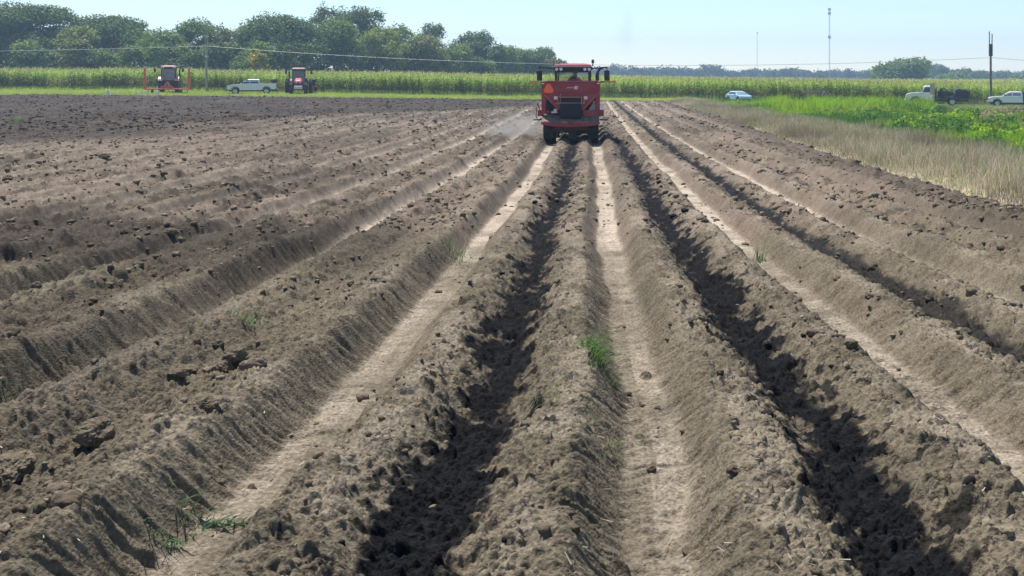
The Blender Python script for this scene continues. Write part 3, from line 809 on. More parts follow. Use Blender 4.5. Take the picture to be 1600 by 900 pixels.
def tractor(label, group, loc, rz, body, roof_m, glass_m, rim_m, detail=False, dual=False, dark=False, fender_m=None):
    """heading +Y; origin on the ground under the rear axle"""
    t = empty('farm_tractor', loc, rz); tag(t, label, 'tractor', group)
    tk = 0.915
    rr, rw, fr, fw = (1.0, 0.50, 0.78, 0.46)
    wheel(t, -tk, 0, rr, rw, rim_m); wheel(t, tk, 0, rr, rw, rim_m)
    wheel(t, -tk, 2.95, fr, fw, rim_m); wheel(t, tk, 2.95, fr, fw, rim_m)
    if dual:
        wheel(t, -tk-0.56, 0, rr, 0.46, rim_m); wheel(t, tk+0.56, 0, rr, 0.46, rim_m)
    c = MB()
    c.box(-0.30, 0.30, -0.75, 3.6, 0.75, 1.25); c.tube((-tk, 0, rr), (tk, 0, rr), 0.16, n=12); c.tube((-tk, 2.95, fr), (tk, 2.95, fr), 0.12, n=12)
    c.box(-0.55, 0.55, 0.6, 1.5, 0.7, 1.2)
    c.box(-0.2, 0.2, -1.0, -0.7, 0.55, 0.95)
    c.build('chassis', BLACK, t, bevel=0.02)
    h = MB()
    def ring(y, w_, z0, z1): return [(-w_, y, z0), (w_, y, z0), (w_*1.02, y, z0+(z1-z0)*.7), (w_*.72, y, z1), (-w_*.72, y, z1), (-w_*1.02, y, z0+(z1-z0)*.7)]
    h.loft([ring(1.15, 0.50, 1.25, 2.18), ring(2.6, 0.47, 1.25, 2.08), ring(3.5, 0.42, 1.22, 1.86), ring(3.68, 0.36, 1.25, 1.72)])
    ho = h.build('hood', body, t, bevel=0.03)
    g = MB(); g.box(-0.33, 0.33, 3.66, 3.73, 1.02, 1.62)
    g.build('grille', BLACK, ho)
    for s in (-1, 1):
        l = MB(); l.box(s*0.22-0.09, s*0.22+0.09, 3.70, 3.76, 1.50, 1.62); l.build('headlight', CLEARL, t)
    wt = MB(); wt.box(-0.5, 0.5, 3.75, 4.05, 0.72, 1.12); wt.build('front_weight', STEEL if dark else BLACK, t, bevel=0.04)
    # cab
    fl = MB(); fl.box(-0.78, 0.78, -0.55, 1.12, 1.18, 1.55); fl.build('cab_floor', BLACK, t, bevel=0.02)
    p = MB()
    for s in (-1, 1):
        p.bar((s*0.82, -0.60, 1.5), (s*0.80, -0.62, 3.18), 0.11, 0.12); p.bar((s*0.80, 1.12, 1.5), (s*0.74, 1.05, 3.18), 0.08, 0.10)
        p.bar((s*0.84, 0.25, 1.5), (s*0.80, 0.2, 3.18), 0.06, 0.08)
        p.bar((s*0.82, -0.6, 1.55), (s*0.82, 1.12, 1.55), 0.08, 0.10)
    p.bar((-0.82, -0.61, 1.58), (0.82, -0.61, 1.58), 0.08, 0.12); p.bar((-0.8, -0.62, 3.12), (0.8, -0.62, 3.12), 0.08, 0.14)
    p.bar((-0.8, 1.08, 3.12), (0.8, 1.08, 3.12), 0.08, 0.10)
    p.build('cab_frame', BLACK, t)
    gl = MB(); gl.add([(-0.76, -0.625, 1.63), (0.76, -0.625, 1.63), (0.745, -0.645, 3.06), (-0.745, -0.645, 3.06)], [(0,1,2,3)]); gl.build('rear_window', glass_m, t)
    gl = MB(); gl.add([(-0.76, 1.14, 1.55), (0.76, 1.14, 1.55), (0.72, 1.08, 3.08), (-0.72, 1.08, 3.08)], [(0,1,2,3)]); gl.build('windscreen', glass_m, t)
    for s in (-1, 1):
        gl = MB(); gl.add([(s*0.845, -0.54, 1.6), (s*0.845, 1.06, 1.6), (s*0.79, 1.0, 3.1), (s*0.81, -0.55, 3.1)], [(0,1,2,3)]); gl.build('side_window', glass_m, t)
    r = MB()
    r.box(-0.92, 0.92, -0.78, 1.25, 3.18, 3.34)
    ro = r.build('cab_roof', BLACK, t, bevel=0.05)
    r = MB(); r.loft([[(-0.88, -0.72, 3.34), (0.88, -0.72, 3.34), (0.88, 1.2, 3.34), (-0.88, 1.2, 3.34)], [(-0.84, -0.66, 3.42), (0.84, -0.66, 3.42), (0.84, 1.14, 3.42), (-0.84, 1.14, 3.42)], [(-0.55, -0.4, 3.48), (0.55, -0.4, 3.48), (0.55, 0.9, 3.48), (-0.55, 0.9, 3.48)]])
    r.build('roof_cap', roof_m, ro, bevel=0.02)
    for s in (-1, 1):
        for xx in (0.76, 0.56):
            l = MB(); l.tube((s*xx, -0.86, 3.20), (s*xx, -0.76, 3.20), 0.075, 0.065, 12); l.build('work_light', CLEARL, t, smooth=True)
    # fenders
    for s in (-1, 1):
        f = MB(); pts = []
        for i in range(9):
            a = R(25 + i*15.5); pts.append((math.cos(a)*(rr+0.10), rr + math.sin(a)*(rr+0.10)))
        poly = pts + [(math.cos(R(25+i*15.5))*(rr+0.04), rr + math.sin(R(25+i*15.5))*(rr+0.04)) for i in range(8, -1, -1)]
        f.prism_x(poly, s*0.66, s*1.20)
        f.build('fender', fender_m or BLACK, t, bevel=0.01)
        l = MB(); l.box(s*1.0-0.07, s*1.0+0.07, -0.90, -0.84, rr+0.62, rr+0.72); l.build('tail_light', AMBER, t)
    # mirrors
    for s in (-1, 1):
        a = MB(); a.bar((s*0.90, -0.3, 3.24), (s*1.62, -0.15, 3.30), 0.05, 0.07); a.tube((s*1.60, -0.15, 3.30), (s*1.60, -0.18, 3.12), 0.02)
        ao = a.build('mirror_arm', BLACK, t)
        mm = MB(); mm.box(s*1.60-0.13, s*1.60+0.13, -0.20, -0.12, 2.66, 3.16); mm.build('mirror', BLACK, ao, bevel=0.035)
    e = MB(); e.tube((1.16, 1.25, 1.4), (1.16, 1.25, 3.0), 0.095, n=14); e.path([(1.16, 1.25, 3.0), (1.20, 1.25, 3.14), (1.30, 1.25, 3.24), (1.42, 1.25, 3.30)], 0.07, 12)
    e.build('exhaust', mat('exhaust_pipe', (0.06, 0.06, 0.065), 0.45, metal=0.5, vary=0.2), t, smooth=True)
    for s in (-1, 1):
        bcn = MB(); bcn.tube((s*0.93, -0.5, 3.34), (s*0.93, -0.5, 3.50), 0.03); bcn.tube((s*0.93, -0.5, 3.50), (s*0.93, -0.5, 3.66), 0.075, 0.055, 12)
        bcn.build('beacon', BLACK if s > 0 else mat('hazy_amber', (0.45, 0.20, 0.15), 0.4), t)
    an = MB(); an.tube((-0.66, -0.6, 3.40), (-0.66, -0.6, 3.62), 0.012); an.build('antenna', BLACK, t)
    st = MB(); st.box(-0.26, 0.26, 0.0, 0.48, 2.02, 2.14); st.box(-0.25, 0.25, -0.10, 0.02, 2.06, 2.72); st.box(-0.13, 0.13, -0.10, 0.0, 2.74, 2.90); st.box(-0.08, 0.08, 0.2, 0.36, 1.55, 1.92)
    st.build('seat', SEATM, t, bevel=0.04)
    sw = MB(); sw.tube((0, 0.95, 1.6), (0, 0.78, 2.12), 0.04)
    for i in range(16):
        a0 = 2*math.pi*i/16; a1 = 2*math.pi*(i+1)/16
        sw.tube((math.cos(a0)*0.2, 0.76 - math.sin(a0)*0.08, 2.14 + math.sin(a0)*0.18), (math.cos(a1)*0.2, 0.76 - math.sin(a1)*0.08, 2.14 + math.sin(a1)*0.18), 0.016, n=6)
    sw.build('steering_wheel', BLACK, t)
    if detail:
        for s in (-1, 1):
            a = MB(); a.bar((s*0.84, -0.35, 2.60), (s*1.50, -0.40, 2.61), 0.03, 0.06); ao = a.build('marker_arm', BLACK, t)
            a = MB(); a.bar((s*1.50, -0.40, 2.61), (s*1.72, -0.41, 2.61), 0.03, 0.075); a.build('amber_tape', YEL, ao)
            a = MB(); a.bar((s*1.72, -0.41, 2.61), (s*2.02, -0.42, 2.61), 0.03, 0.075); a.build('orange_tape', SMV, ao)
        mo = MB(); mo.box(-0.62, -0.40, 0.75, 0.80, 2.40, 2.62); mo.tube((-0.6, 0.8, 2.0), (-0.52, 0.78, 2.42), 0.02); mo.build('display_screen', BLACK, t, bevel=0.01)
    return t

# ---------------------------------------------------------------- red tractor and spreader working in the rows
SX, SY = -0.74, 37.6
def furrow_z(x, y): return gz(x, y) + 0.0
def spreader():
    g = empty('compost_spreader', (SX, SY, furrow_z(SX, SY)-0.02)); tag(g, 'dark red V-hopper spreader trailer with orange triangle, towed along the rows', 'spreader')
    tk = 0.915
    RA = -1.0                                   # rear face
    wheel(g, -tk, 0, 0.575, 0.48, RIMR, True, 0.52, 20); wheel(g, tk, 0, 0.575, 0.48, RIMR, True, 0.52, 20)
    wheel(g, -tk, 1.25, 0.575, 0.48, RIMR, True, 0.52, 20); wheel(g, tk, 1.25, 0.575, 0.48, RIMR, True, 0.52, 20)
    ax = MB(); ax.tube((-tk, 0, 0.575), (tk, 0, 0.575), 0.07); ax.tube((-tk, 1.25, 0.575), (tk, 1.25, 0.575), 0.07)
    ax.box(-0.13, 0.13, -0.7, 3.0, 0.50, 0.95); ax.box(-0.11, 0.11, -0.55, -0.3, 0.22, 0.6)
    ax.build('axle', BLACK, g, bevel=0.02)
    # upper band of the hopper: four walls with a rolled rim
    h = MB(); W = 1.20; F = 3.1; T = 0.05
    h.box(-W, W, RA, RA+T, 2.18, 2.59); h.box(-W, W, F-T, F, 2.18, 2.59); h.box(-W, -W+T, RA+T, F-T, 2.18, 2.59); h.box(W-T, W, RA+T, F-T, 2.18, 2.59)
    ho = h.build('hopper', RED, g, bevel=0.012)
    h = MB(); h.box(-W-0.03, W+0.03, RA-0.03, RA+0.06, 2.592, 2.625); h.box(-W-0.03, W+0.03, F-0.06, F+0.03, 2.592, 2.625)
    h.box(-W-0.03, -W+0.06, RA+0.06, F-0.06, 2.592, 2.625); h.box(W-0.06, W+0.03, RA+0.06, F-0.06, 2.592, 2.625)
    h.build('rim_flange', RED, ho, bevel=0.008)
    # V sides
    v = MB()
    v.prism_y([(-W, 2.18), (-0.52, 1.48), (-0.49, 1.50), (-W+0.05, 2.18)], RA+0.10, F-0.02)
    v.prism_y([(W, 2.18), (W-0.05, 2.18), (0.49, 1.50), (0.52, 1.48)], RA+0.10, F-0.02)
    v.build('sloping_side', RED, g)
    e = MB(); e.prism_y([(-W+0.03, 2.178), (-0.50, 1.47), (0.50, 1.47), (W-0.03, 2.178)], RA+0.04, RA+0.09)
    e.build('end_panel', RED, g)
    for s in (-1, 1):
        e = MB(); e.bar((s*(W-0.05), RA+0.02, 2.17), (s*0.50, RA+0.02, 1.46), 0.05, 0.055); e.build('edge_flange', REDL, g)  # lighter red paints the flange edge as sunlit
    c = MB(); c.box(-W+0.06, W-0.06, RA+0.07, F-0.07, 2.20, 2.40)
    for i in range(40):
        x = random.uniform(-1, 1); y = random.uniform(RA+0.4, F-0.4); r = random.uniform(0.1, 0.3)
        c.tube((x, y, 2.3), (x, y, 2.44+random.uniform(0, .1)), r, r*0.4, 7)
    tag(c.build('compost_load', COMPOST), 'dark heap of compost filling the red spreader hopper', 'compost').location = g.location
    # corner posts and rails
    for s in (-1, 1):
        for y0, y1, hw in ((RA+0.03, RA+0.17, 0.085), (F-0.2, F-0.08, 0.07), (1.0, 1.1, 0.06)):
            p = MB(); p.box(s*1.11-hw, s*1.11+hw, y0, y1, 1.29, 2.178); p.build('corner_post', RED, g, bevel=0.01)
    p = MB()
    for s in (-1, 1): p.box(s*1.26-0.10, s*1.26+0.10, RA+0.12, F-0.3, 1.20, 1.46)
    p.box(-1.16, 1.16, RA+0.30, RA+0.42, 1.14, 1.40); p.box(0.5, 1.16, RA+0.06, RA+0.10, 1.20, 1.46)
    p.build('side_rail', RED, g, bevel=0.015)
    # outlet, frame and rubber flap
    o = MB(); o.box(-0.46, 0.46, RA-0.02, RA+0.035, 1.78, 1.96); oo = o.build('outlet', FLAP, g)
    fr = MB()
    for z in (1.985, 1.745): fr.bar((-0.55, RA-0.03, z), (0.50, RA-0.03, z), 0.03, 0.035)
    fr.build('gate_bar', mat('rusty_rose', (0.38, 0.20, 0.17), 0.6, vary=0.2), g)
    for a, b_ in (((-0.41, 1.72), (-0.41, 2.15)), ((0.44, 1.72), (0.44, 1.98)), ((0.54, 1.70), (0.55, 1.86)), ((-0.54, 1.70), (-0.50, 1.88)), ((-0.66, 1.72), (-0.44, 1.72))):
        fr = MB(); fr.bar((a[0], RA-0.05, a[1]), (b_[0], RA-0.05, b_[1]), 0.028, 0.03); fr.build('gate_lever', YEL if a[0] > 0.3 else MATS['rusty_rose'], g)
    fl = MB(); fl.prism_x([(RA-0.12, 1.72), (RA-0.30, 1.25), (RA-0.26, 1.12), (RA+0.02, 1.12), (RA+0.02, 1.72)], -0.43, 0.43); fl.build('rubber_flap', FLAP, g, bevel=0.03)
    # spinner deck: dusty sloping plate and curved red bumper
    d = MB(); d.prism_x([(RA-0.42, 0.985), (RA-0.42, 1.01), (RA+0.28, 1.30), (RA+0.28, 1.27)], -1.17, 1.17); d.build('spinner_deck', DUSTY, g)
    b = MB(); n = 14
    top = [(-1.19 + 2.38*i/n, 0.98) for i in range(n+1)]
    bot = [(-1.19 + 2.38*i/n, 0.90 - 0.11*(1-(abs(-1 + 2*i/n))**2.4)) for i in range(n, -1, -1)]
    b.prism_y(bot + top, RA-0.47, RA-0.42); bo = b.build('bumper', RED, g, bevel=0.008)
    k = MB(); k.box(-0.08, 0.08, RA-0.50, RA-0.472, 0.90, 0.94); k.build('bumper_slot', BLACK, bo)
    u = MB(); u.box(-0.70, 0.70, RA-0.20, RA+0.02, 0.62, 0.80); u.build('cross_member', mat('dark_red', (0.07, 0.010, 0.015), 0.7), g, bevel=0.015)  # darker red than the other spreader parts
    for s in (-1, 1):
        sp = MB(); sp.lathe_x([(0, 0.0), (0, 0.3), (0.03, 0.3), (0.03, 0)], 0, 0, 0, 24); so = sp.build('spinner_disc', STEEL, g); so.rotation_euler = (0, R(90), 0); so.location = (s*0.36, RA-0.1, 0.93)
        w_ = MB(); w_.box(s*1.36-0.17, s*1.36+0.17, RA+0.05, RA+0.5, 1.03, 1.075); w_.build('side_step', BLACK, g, bevel=0.008)
        l = MB(); l.box(s*0.61-0.075, s*0.61+0.075, RA-0.01, RA+0.036, 1.89, 2.02); l.build('marker_lens', PINKL, g, bevel=0.01)
        l = MB(); l.box(s*1.13-0.05, s*1.13+0.05, RA-0.045, RA-0.002, 2.52, 2.57); l.build('corner_block', PINKL, g)  # pale pink block at each top corner of the hopper
    m = MB(); m.box(-0.79, -0.55, RA+0.02, RA+0.2, 1.33, 1.40); m.box(-0.70, -0.56, RA+0.05, RA+0.2, 1.40, 1.50); m.build('hydraulic_valve', mat('pale_metal', (0.7, 0.66, 0.62), 0.4, vary=0.15), g, bevel=0.01)
    for k in range(5):
        hs = MB()
        x0 = -1.0 + 0.09*k; hs.path([(x0, RA+0.25, 2.0-0.07*k), (x0+0.05, RA+0.15, 1.75-0.05*k), (x0-0.04, RA+0.2, 1.55), (x0+0.2, RA+0.2, 1.42)], 0.016, 6); hs.build('hydraulic_hose', BLACK, g)
    hs = MB(); hs.path([(-1.36, RA+0.2, 1.75), (-1.40, RA+0.1, 1.5), (-1.42, RA+0.1, 1.2), (-1.34, RA+0.1, 1.02)], 0.015, 6); hs.path([(-1.28, RA+0.2, 1.46), (-1.36, RA+0.2, 1.75)], 0.02, 6)
    hs.build('hydraulic_hose', BLACK, g)
    mt = MB(); mt.box(-1.06, -0.72, RA+0.22, RA+0.55, 1.42, 1.78); mt.tube((-0.95, RA+0.2, 1.78), (-0.95, RA+0.2, 1.98), 0.05); mt.build('hydraulic_motor', BLACK, g, bevel=0.03)
    gp = MB(); gp.prism_y([(0.74, 1.44), (1.02, 1.44), (1.02, 1.62), (0.95, 1.80), (0.80, 1.56)], RA+0.20, RA+0.23); gp.build('lit_gap_panel', mat('lit_ground_grey', (0.40, 0.38, 0.35), 0.6, vary=0.2), g)  # pale pentagon stands in for light ground showing through the gap
    # slow vehicle triangle with blunted corners
    def tri(s, cx, cz): 
        out = []
        for a in (90, 210, 330):
            for da in (-16, 16): out.append((cx + s*math.cos(R(a+da)), cz + s*math.sin(R(a+da))))
        return out
    t = MB(); t.prism_y(tri(0.255, -0.90, 2.315), RA-0.035, RA-0.022); to = t.build('slow_vehicle_triangle', SMVB, g)
    t = MB(); t.prism_y(tri(0.215, -0.90, 2.315), RA-0.041, RA-0.0365); t.build('triangle_face', SMV, to)
    # lettering and square emblem
    cu = bpy.data.curves.new('lettering', 'FONT'); cu.body = 'LARTNO'; cu.size = 0.078; cu.extrude = 0.003; cu.align_x = 'RIGHT'
    lo = bpy.data.objects.new('lettering', cu); COL.objects.link(lo); lo.parent = g; lo.location = (0.125, RA-0.008, 2.345); lo.rotation_euler = (R(90), 0, 0)
    cu.materials.append(LETTER); to_mesh(lo)
    em = MB(); em.add([(0.15, RA-0.006, 2.305), (0.275, RA-0.006, 2.305), (0.29, RA-0.006, 2.43), (0.165, RA-0.006, 2.43)], [(0,1,2,3)]); eo = em.build('emblem', LETTER, g)
    em = MB()
    for a, b_ in (((0.19, 2.40), (0.255, 2.40)), ((0.255, 2.40), (0.195, 2.335)), ((0.195, 2.335), (0.255, 2.335))):
        em.bar((a[0], RA-0.010, a[1]), (b_[0], RA-0.010, b_[1]), 0.014, 0.003, up=(0, 1, 0))
    em.build('emblem_mark', RED, eo)
    dr = MB(); dr.box(-0.09, 0.09, F-0.2, 4.35, 0.52, 0.68); dr.build('drawbar', RED, g, bevel=0.01)
    return g
spreader()
TY = 42.7
tractor('red tractor pulling the spreader away between the rows, dark mirrors out wide', 'tractors', (SX, TY, furrow_z(SX, TY)-0.02), 0, RED, RED, GLASS, RIMR, detail=True)

def driver(loc):
    """seated driver seen from behind, leaning to the right"""
    J = {'pelvis': (0, 0.14, 1.90), 'waist': (0.0, 0.10, 2.06), 'chest': (0.03, 0.12, 2.30), 'neck': (0.06, 0.16, 2.47), 'head': (0.08, 0.20, 2.60), 'crown': (0.085, 0.20, 2.70),
         'shl': (-0.18, 0.12, 2.40), 'ell': (-0.31, 0.26, 2.20), 'hal': (-0.16, 0.62, 2.16), 'shr': (0.23, 0.12, 2.41), 'elr': (0.40, 0.28, 2.30), 'har': (0.20, 0.64, 2.22),
         'hpl': (-0.10, 0.16, 1.88), 'knl': (-0.16, 0.60, 1.92), 'ftl': (-0.16, 0.72, 1.58), 'tol': (-0.17, 0.86, 1.58), 'hpr': (0.10, 0.16, 1.88), 'knr': (0.16, 0.60, 1.92), 'ftr': (0.16, 0.72, 1.58), 'tor': (0.17, 0.86, 1.58)}
    rad = dict(pelvis=.16, waist=.15, chest=.19, neck=.06, head=.095, crown=.075, shl=.075, ell=.05, hal=.04, shr=.075, elr=.05, har=.04, hpl=.10, knl=.07, ftl=.045, tol=.035, hpr=.10, knr=.07, ftr=.045, tor=.035)
    E = [('pelvis','waist'),('waist','chest'),('chest','neck'),('neck','head'),('head','crown'),('chest','shl'),('shl','ell'),('ell','hal'),('chest','shr'),('shr','elr'),('elr','har'),('pelvis','hpl'),('hpl','knl'),('knl','ftl'),('ftl','tol'),('pelvis','hpr'),('hpr','knr'),('knr','ftr'),('ftr','tor')]
    ks = list(J); me = bpy.data.meshes.new('person'); me.from_pydata([J[k] for k in ks], [(ks.index(a), ks.index(b)) for a, b in E], [])
    o = bpy.data.objects.new('person', me); COL.objects.link(o); o.location = loc
    md = o.modifiers.new('skin', 'SKIN')
    for i, k in enumerate(ks):
        sv = me.skin_vertices[0].data[i]; sv.radius = (rad[k], rad[k]*0.85); sv.use_root = (k == 'pelvis')
    md2 = o.modifiers.new('sub', 'SUBSURF'); md2.levels = 2; md2.render_levels = 2
    # skin above the collar, shirt below
    m = bpy.data.materials.new('driver_skin_and_shirt'); m.use_nodes = True; t = m.node_tree; N = t.nodes
    tc = N.new('ShaderNodeTexCoord'); sp = N.new('ShaderNodeSeparateXYZ'); gt = N.new('ShaderNodeMath'); gt.operation = 'GREATER_THAN'; gt.inputs[1].default_value = 2.55
    mx = N.new('ShaderNodeMix'); mx.data_type = 'RGBA'; mx.inputs[6].default_value = (0.45, 0.46, 0.49, 1); mx.inputs[7].default_value = (0.42, 0.24, 0.17, 1)
    t.links.new(tc.outputs['Object'], sp.inputs[0]); t.links.new(sp.outputs['Z'], gt.inputs[0]); t.links.new(gt.outputs[0], mx.inputs[0]); t.links.new(mx.outputs[2], N['Principled BSDF'].inputs['Base Color'])
    N['Principled BSDF'].inputs['Roughness'].default_value = 0.85
    me.materials.append(m)
    tag(o, 'driver in grey shirt and dark cap seated inside the working red tractor cab', 'person')
    c = MB(); cx, cy, cz = 0.085, 0.20, 2.655
    rings = []
    for k in range(5):
        a = R(k*22); rings.append([(cx + math.cos(q*math.pi/8)*0.118*math.cos(a), cy + math.sin(q*math.pi/8)*0.125*math.cos(a), cz + 0.10*math.sin(a)) for q in range(16)])
    c.loft(rings); c.add([(cx-0.09, cy+0.10, cz), (cx+0.09, cy+0.10, cz), (cx+0.06, cy+0.22, cz-0.015), (cx-0.06, cy+0.22, cz-0.015)], [(0,1,2,3)])
    c.build('cap', CAPM, o, smooth=True)
driver((SX, TY, furrow_z(SX, TY)+0.33))

# ---------------------------------------------------------------- parked tractors with implements at the far left
def cultivator():
    Y = 109.5; x0 = at(261, Y); g = empty('folding_cultivator', (x0, Y, gz(x0, Y)), R(14)); tag(g, 'orange red cultivator with both wings folded straight up, on the soil edge', 'cultivator')
    b = MB(); b.box(-2.6, 2.6, -0.10, 0.06, 0.52, 0.68); b.box(-2.4, 2.4, 0.75, 0.88, 0.55, 0.68)
    for x in (-2.0, -1.0, 0, 1.0, 2.0): b.box(x-0.05, x+0.05, 0.06, 0.75, 0.56, 0.66)
    b.build('toolbar', ORANGE, g, bevel=0.01)
    for s in (-1, 1):
        wb = MB(); wb.box(s*2.5-0.11, s*2.5+0.11, -0.08, 0.06, 0.7, 3.15); wb.box(s*2.5-0.17, s*2.5+0.17, -0.14, 0.12, 1.15, 2.15)
        for z in (1.0, 1.6, 2.2, 2.8): wb.box(s*2.5-0.03, s*2.5+0.03, 0.06, 0.6, z-0.03, z+0.03)
        wo = wb.build('folded_wing', ORANGE, g, bevel=0.01)
        k = MB()
        for z in (1.2, 1.9, 2.6): k.bar((s*2.6, 0.3, z), (s*2.95, 0.3, z-0.12), 0.06, 0.10)
        k.build('wing_shank', mat('rusty_red', (0.28, 0.07, 0.05), 0.7, vary=0.25), wo)
        tp = MB(); tp.tube((s*2.5, 0, 3.15), (s*2.5, 0, 3.28), 0.06, n=8); tp.build('wing_tip', WHITE, wo)
    for i in range(9):
        x = -2.2 + 0.55*i
        sh = MB(); sh.path([(x, 0.4, 0.6), (x, 0.62, 0.35), (x, 0.42, 0.02)], 0.035, 6); sh.bar((x, 0.5, 0.05), (x, 0.30, -0.02), 0.14, 0.03); sh.build('shank', BLACK, g)
    for x in (-1.6, 1.6):
        w_ = MB(); w_.lathe_x([(-0.1, 0.12), (-0.1, 0.26), (-0.07, 0.3), (0.07, 0.3), (0.1, 0.26), (0.1, 0.12), (-0.1, 0.12)], x, -0.35, 0.3, 20); wo = w_.build('gauge_wheel', RUB, g, smooth=True)
    m = MB(); m.bar((-0.45, 0.0, 0.68), (0, 0.35, 1.45), 0.10, 0.10); m.bar((0.45, 0, 0.68), (0, 0.35, 1.45), 0.10, 0.10); m.bar((0, 0.35, 1.45), (0, 0.9, 0.7), 0.08, 0.08)
    m.box(-0.7, 0.7, -0.16, -0.02, 0.70, 1.0)
    m.build('hitch_frame', mat('worn_red', (0.45, 0.08, 0.07), 0.55, vary=0.2), g)
    c = MB(); c.box(-2.3, 2.3, -0.55, -0.45, 0.06, 0.16); c.build('low_bar', BLACK, g)  # thin black bar low across the cultivator
cultivator()
T1 = (at(264, 113), 113)
tractor('sun-bleached red tractor seen from behind, parked before the corn with orange cultivator', 'tractors', (T1[0], T1[1], gz(*T1)), R(21), REDL, mat('bleached_red', (0.62, 0.30, 0.27), 0.5, vary=0.1), mat('sky_lit_glass', (0.16, 0.19, 0.21), 0.1, spec=0.8, vary=0.3, vscale=2), RIMW, fender_m=mat('bleached_fender', (0.60, 0.24, 0.22), 0.45, vary=0.1))  # sky glint is put into the paler glass colour
T2 = (at(457, 116), 118.5)
tractor('black-fronted tractor facing the field, parked at the right end of silver pickup', 'tractors', (T2[0], T2[1], gz(*T2)), math.pi + R(17), mat('hood_red', (0.55, 0.05, 0.05), 0.4, vary=0.1), mat('pink_roof', (0.60, 0.30, 0.32), 0.5), DGLASS, BLACK, dual=True, dark=True)
def planter_bar():
    Y = 121.2; x0 = at(459, Y); g = empty('lister_toolbar', (x0, Y, gz(x0, Y))); tag(g, 'orange toolbar with tall yellow marker arms, mounted behind the black-fronted tractor', 'implement')
    b = MB(); b.box(-3.1, 3.1, -0.1, 0.1, 0.85, 1.05); b.box(-2.9, 2.9, 0.7, 0.85, 0.85, 1.0)
    for x in (-2.4, -1.2, 1.2, 2.4): b.box(x-0.05, x+0.05, 0.1, 0.7, 0.88, 0.98)
    b.build('toolbar', ORANGE, g, bevel=0.01)
    for s in (-1, 1):
        p = MB(); p.tube((s*1.88, 0, 1.05), (s*1.98, 0, 3.75), 0.055, 0.045, 8); p.bar((s*1.98, 0, 3.5), (s*2.15, 0, 3.7), 0.05, 0.05); po = p.build('marker_arm', YEL, g)
        d = MB(); d.lathe_x([(0, 0), (0.03, 0.26), (0.05, 0.26), (0.02, 0)], s*2.12, 0.0, 3.3, 18); d.build('marker_disc', BLACK, po)
        x = MB(); x.box(s*2.65-0.36, s*2.65+0.36, -0.35, 0.35, 1.55, 1.95); x.box(s*2.65-0.25, s*2.65+0.25, -0.2, 0.2, 1.05, 1.55); x.build('seed_box', BLACK, g, bevel=0.06)
        for dx in (-0.28, 0.28):
            u = MB(); u.bar((s*2.65+dx, 0.1, 0.85), (s*2.65+dx, 0.45, 0.3), 0.09, 0.12); u.bar((s*2.65+dx, 0.45, 0.35), (s*2.65+dx, 0.2, 0.0), 0.10, 0.12); u.box(s*2.65+dx-0.10, s*2.65+dx+0.10, -0.3, 0.3, 0.35, 0.75); u.build('row_unit', BLACK, g)
planter_bar()

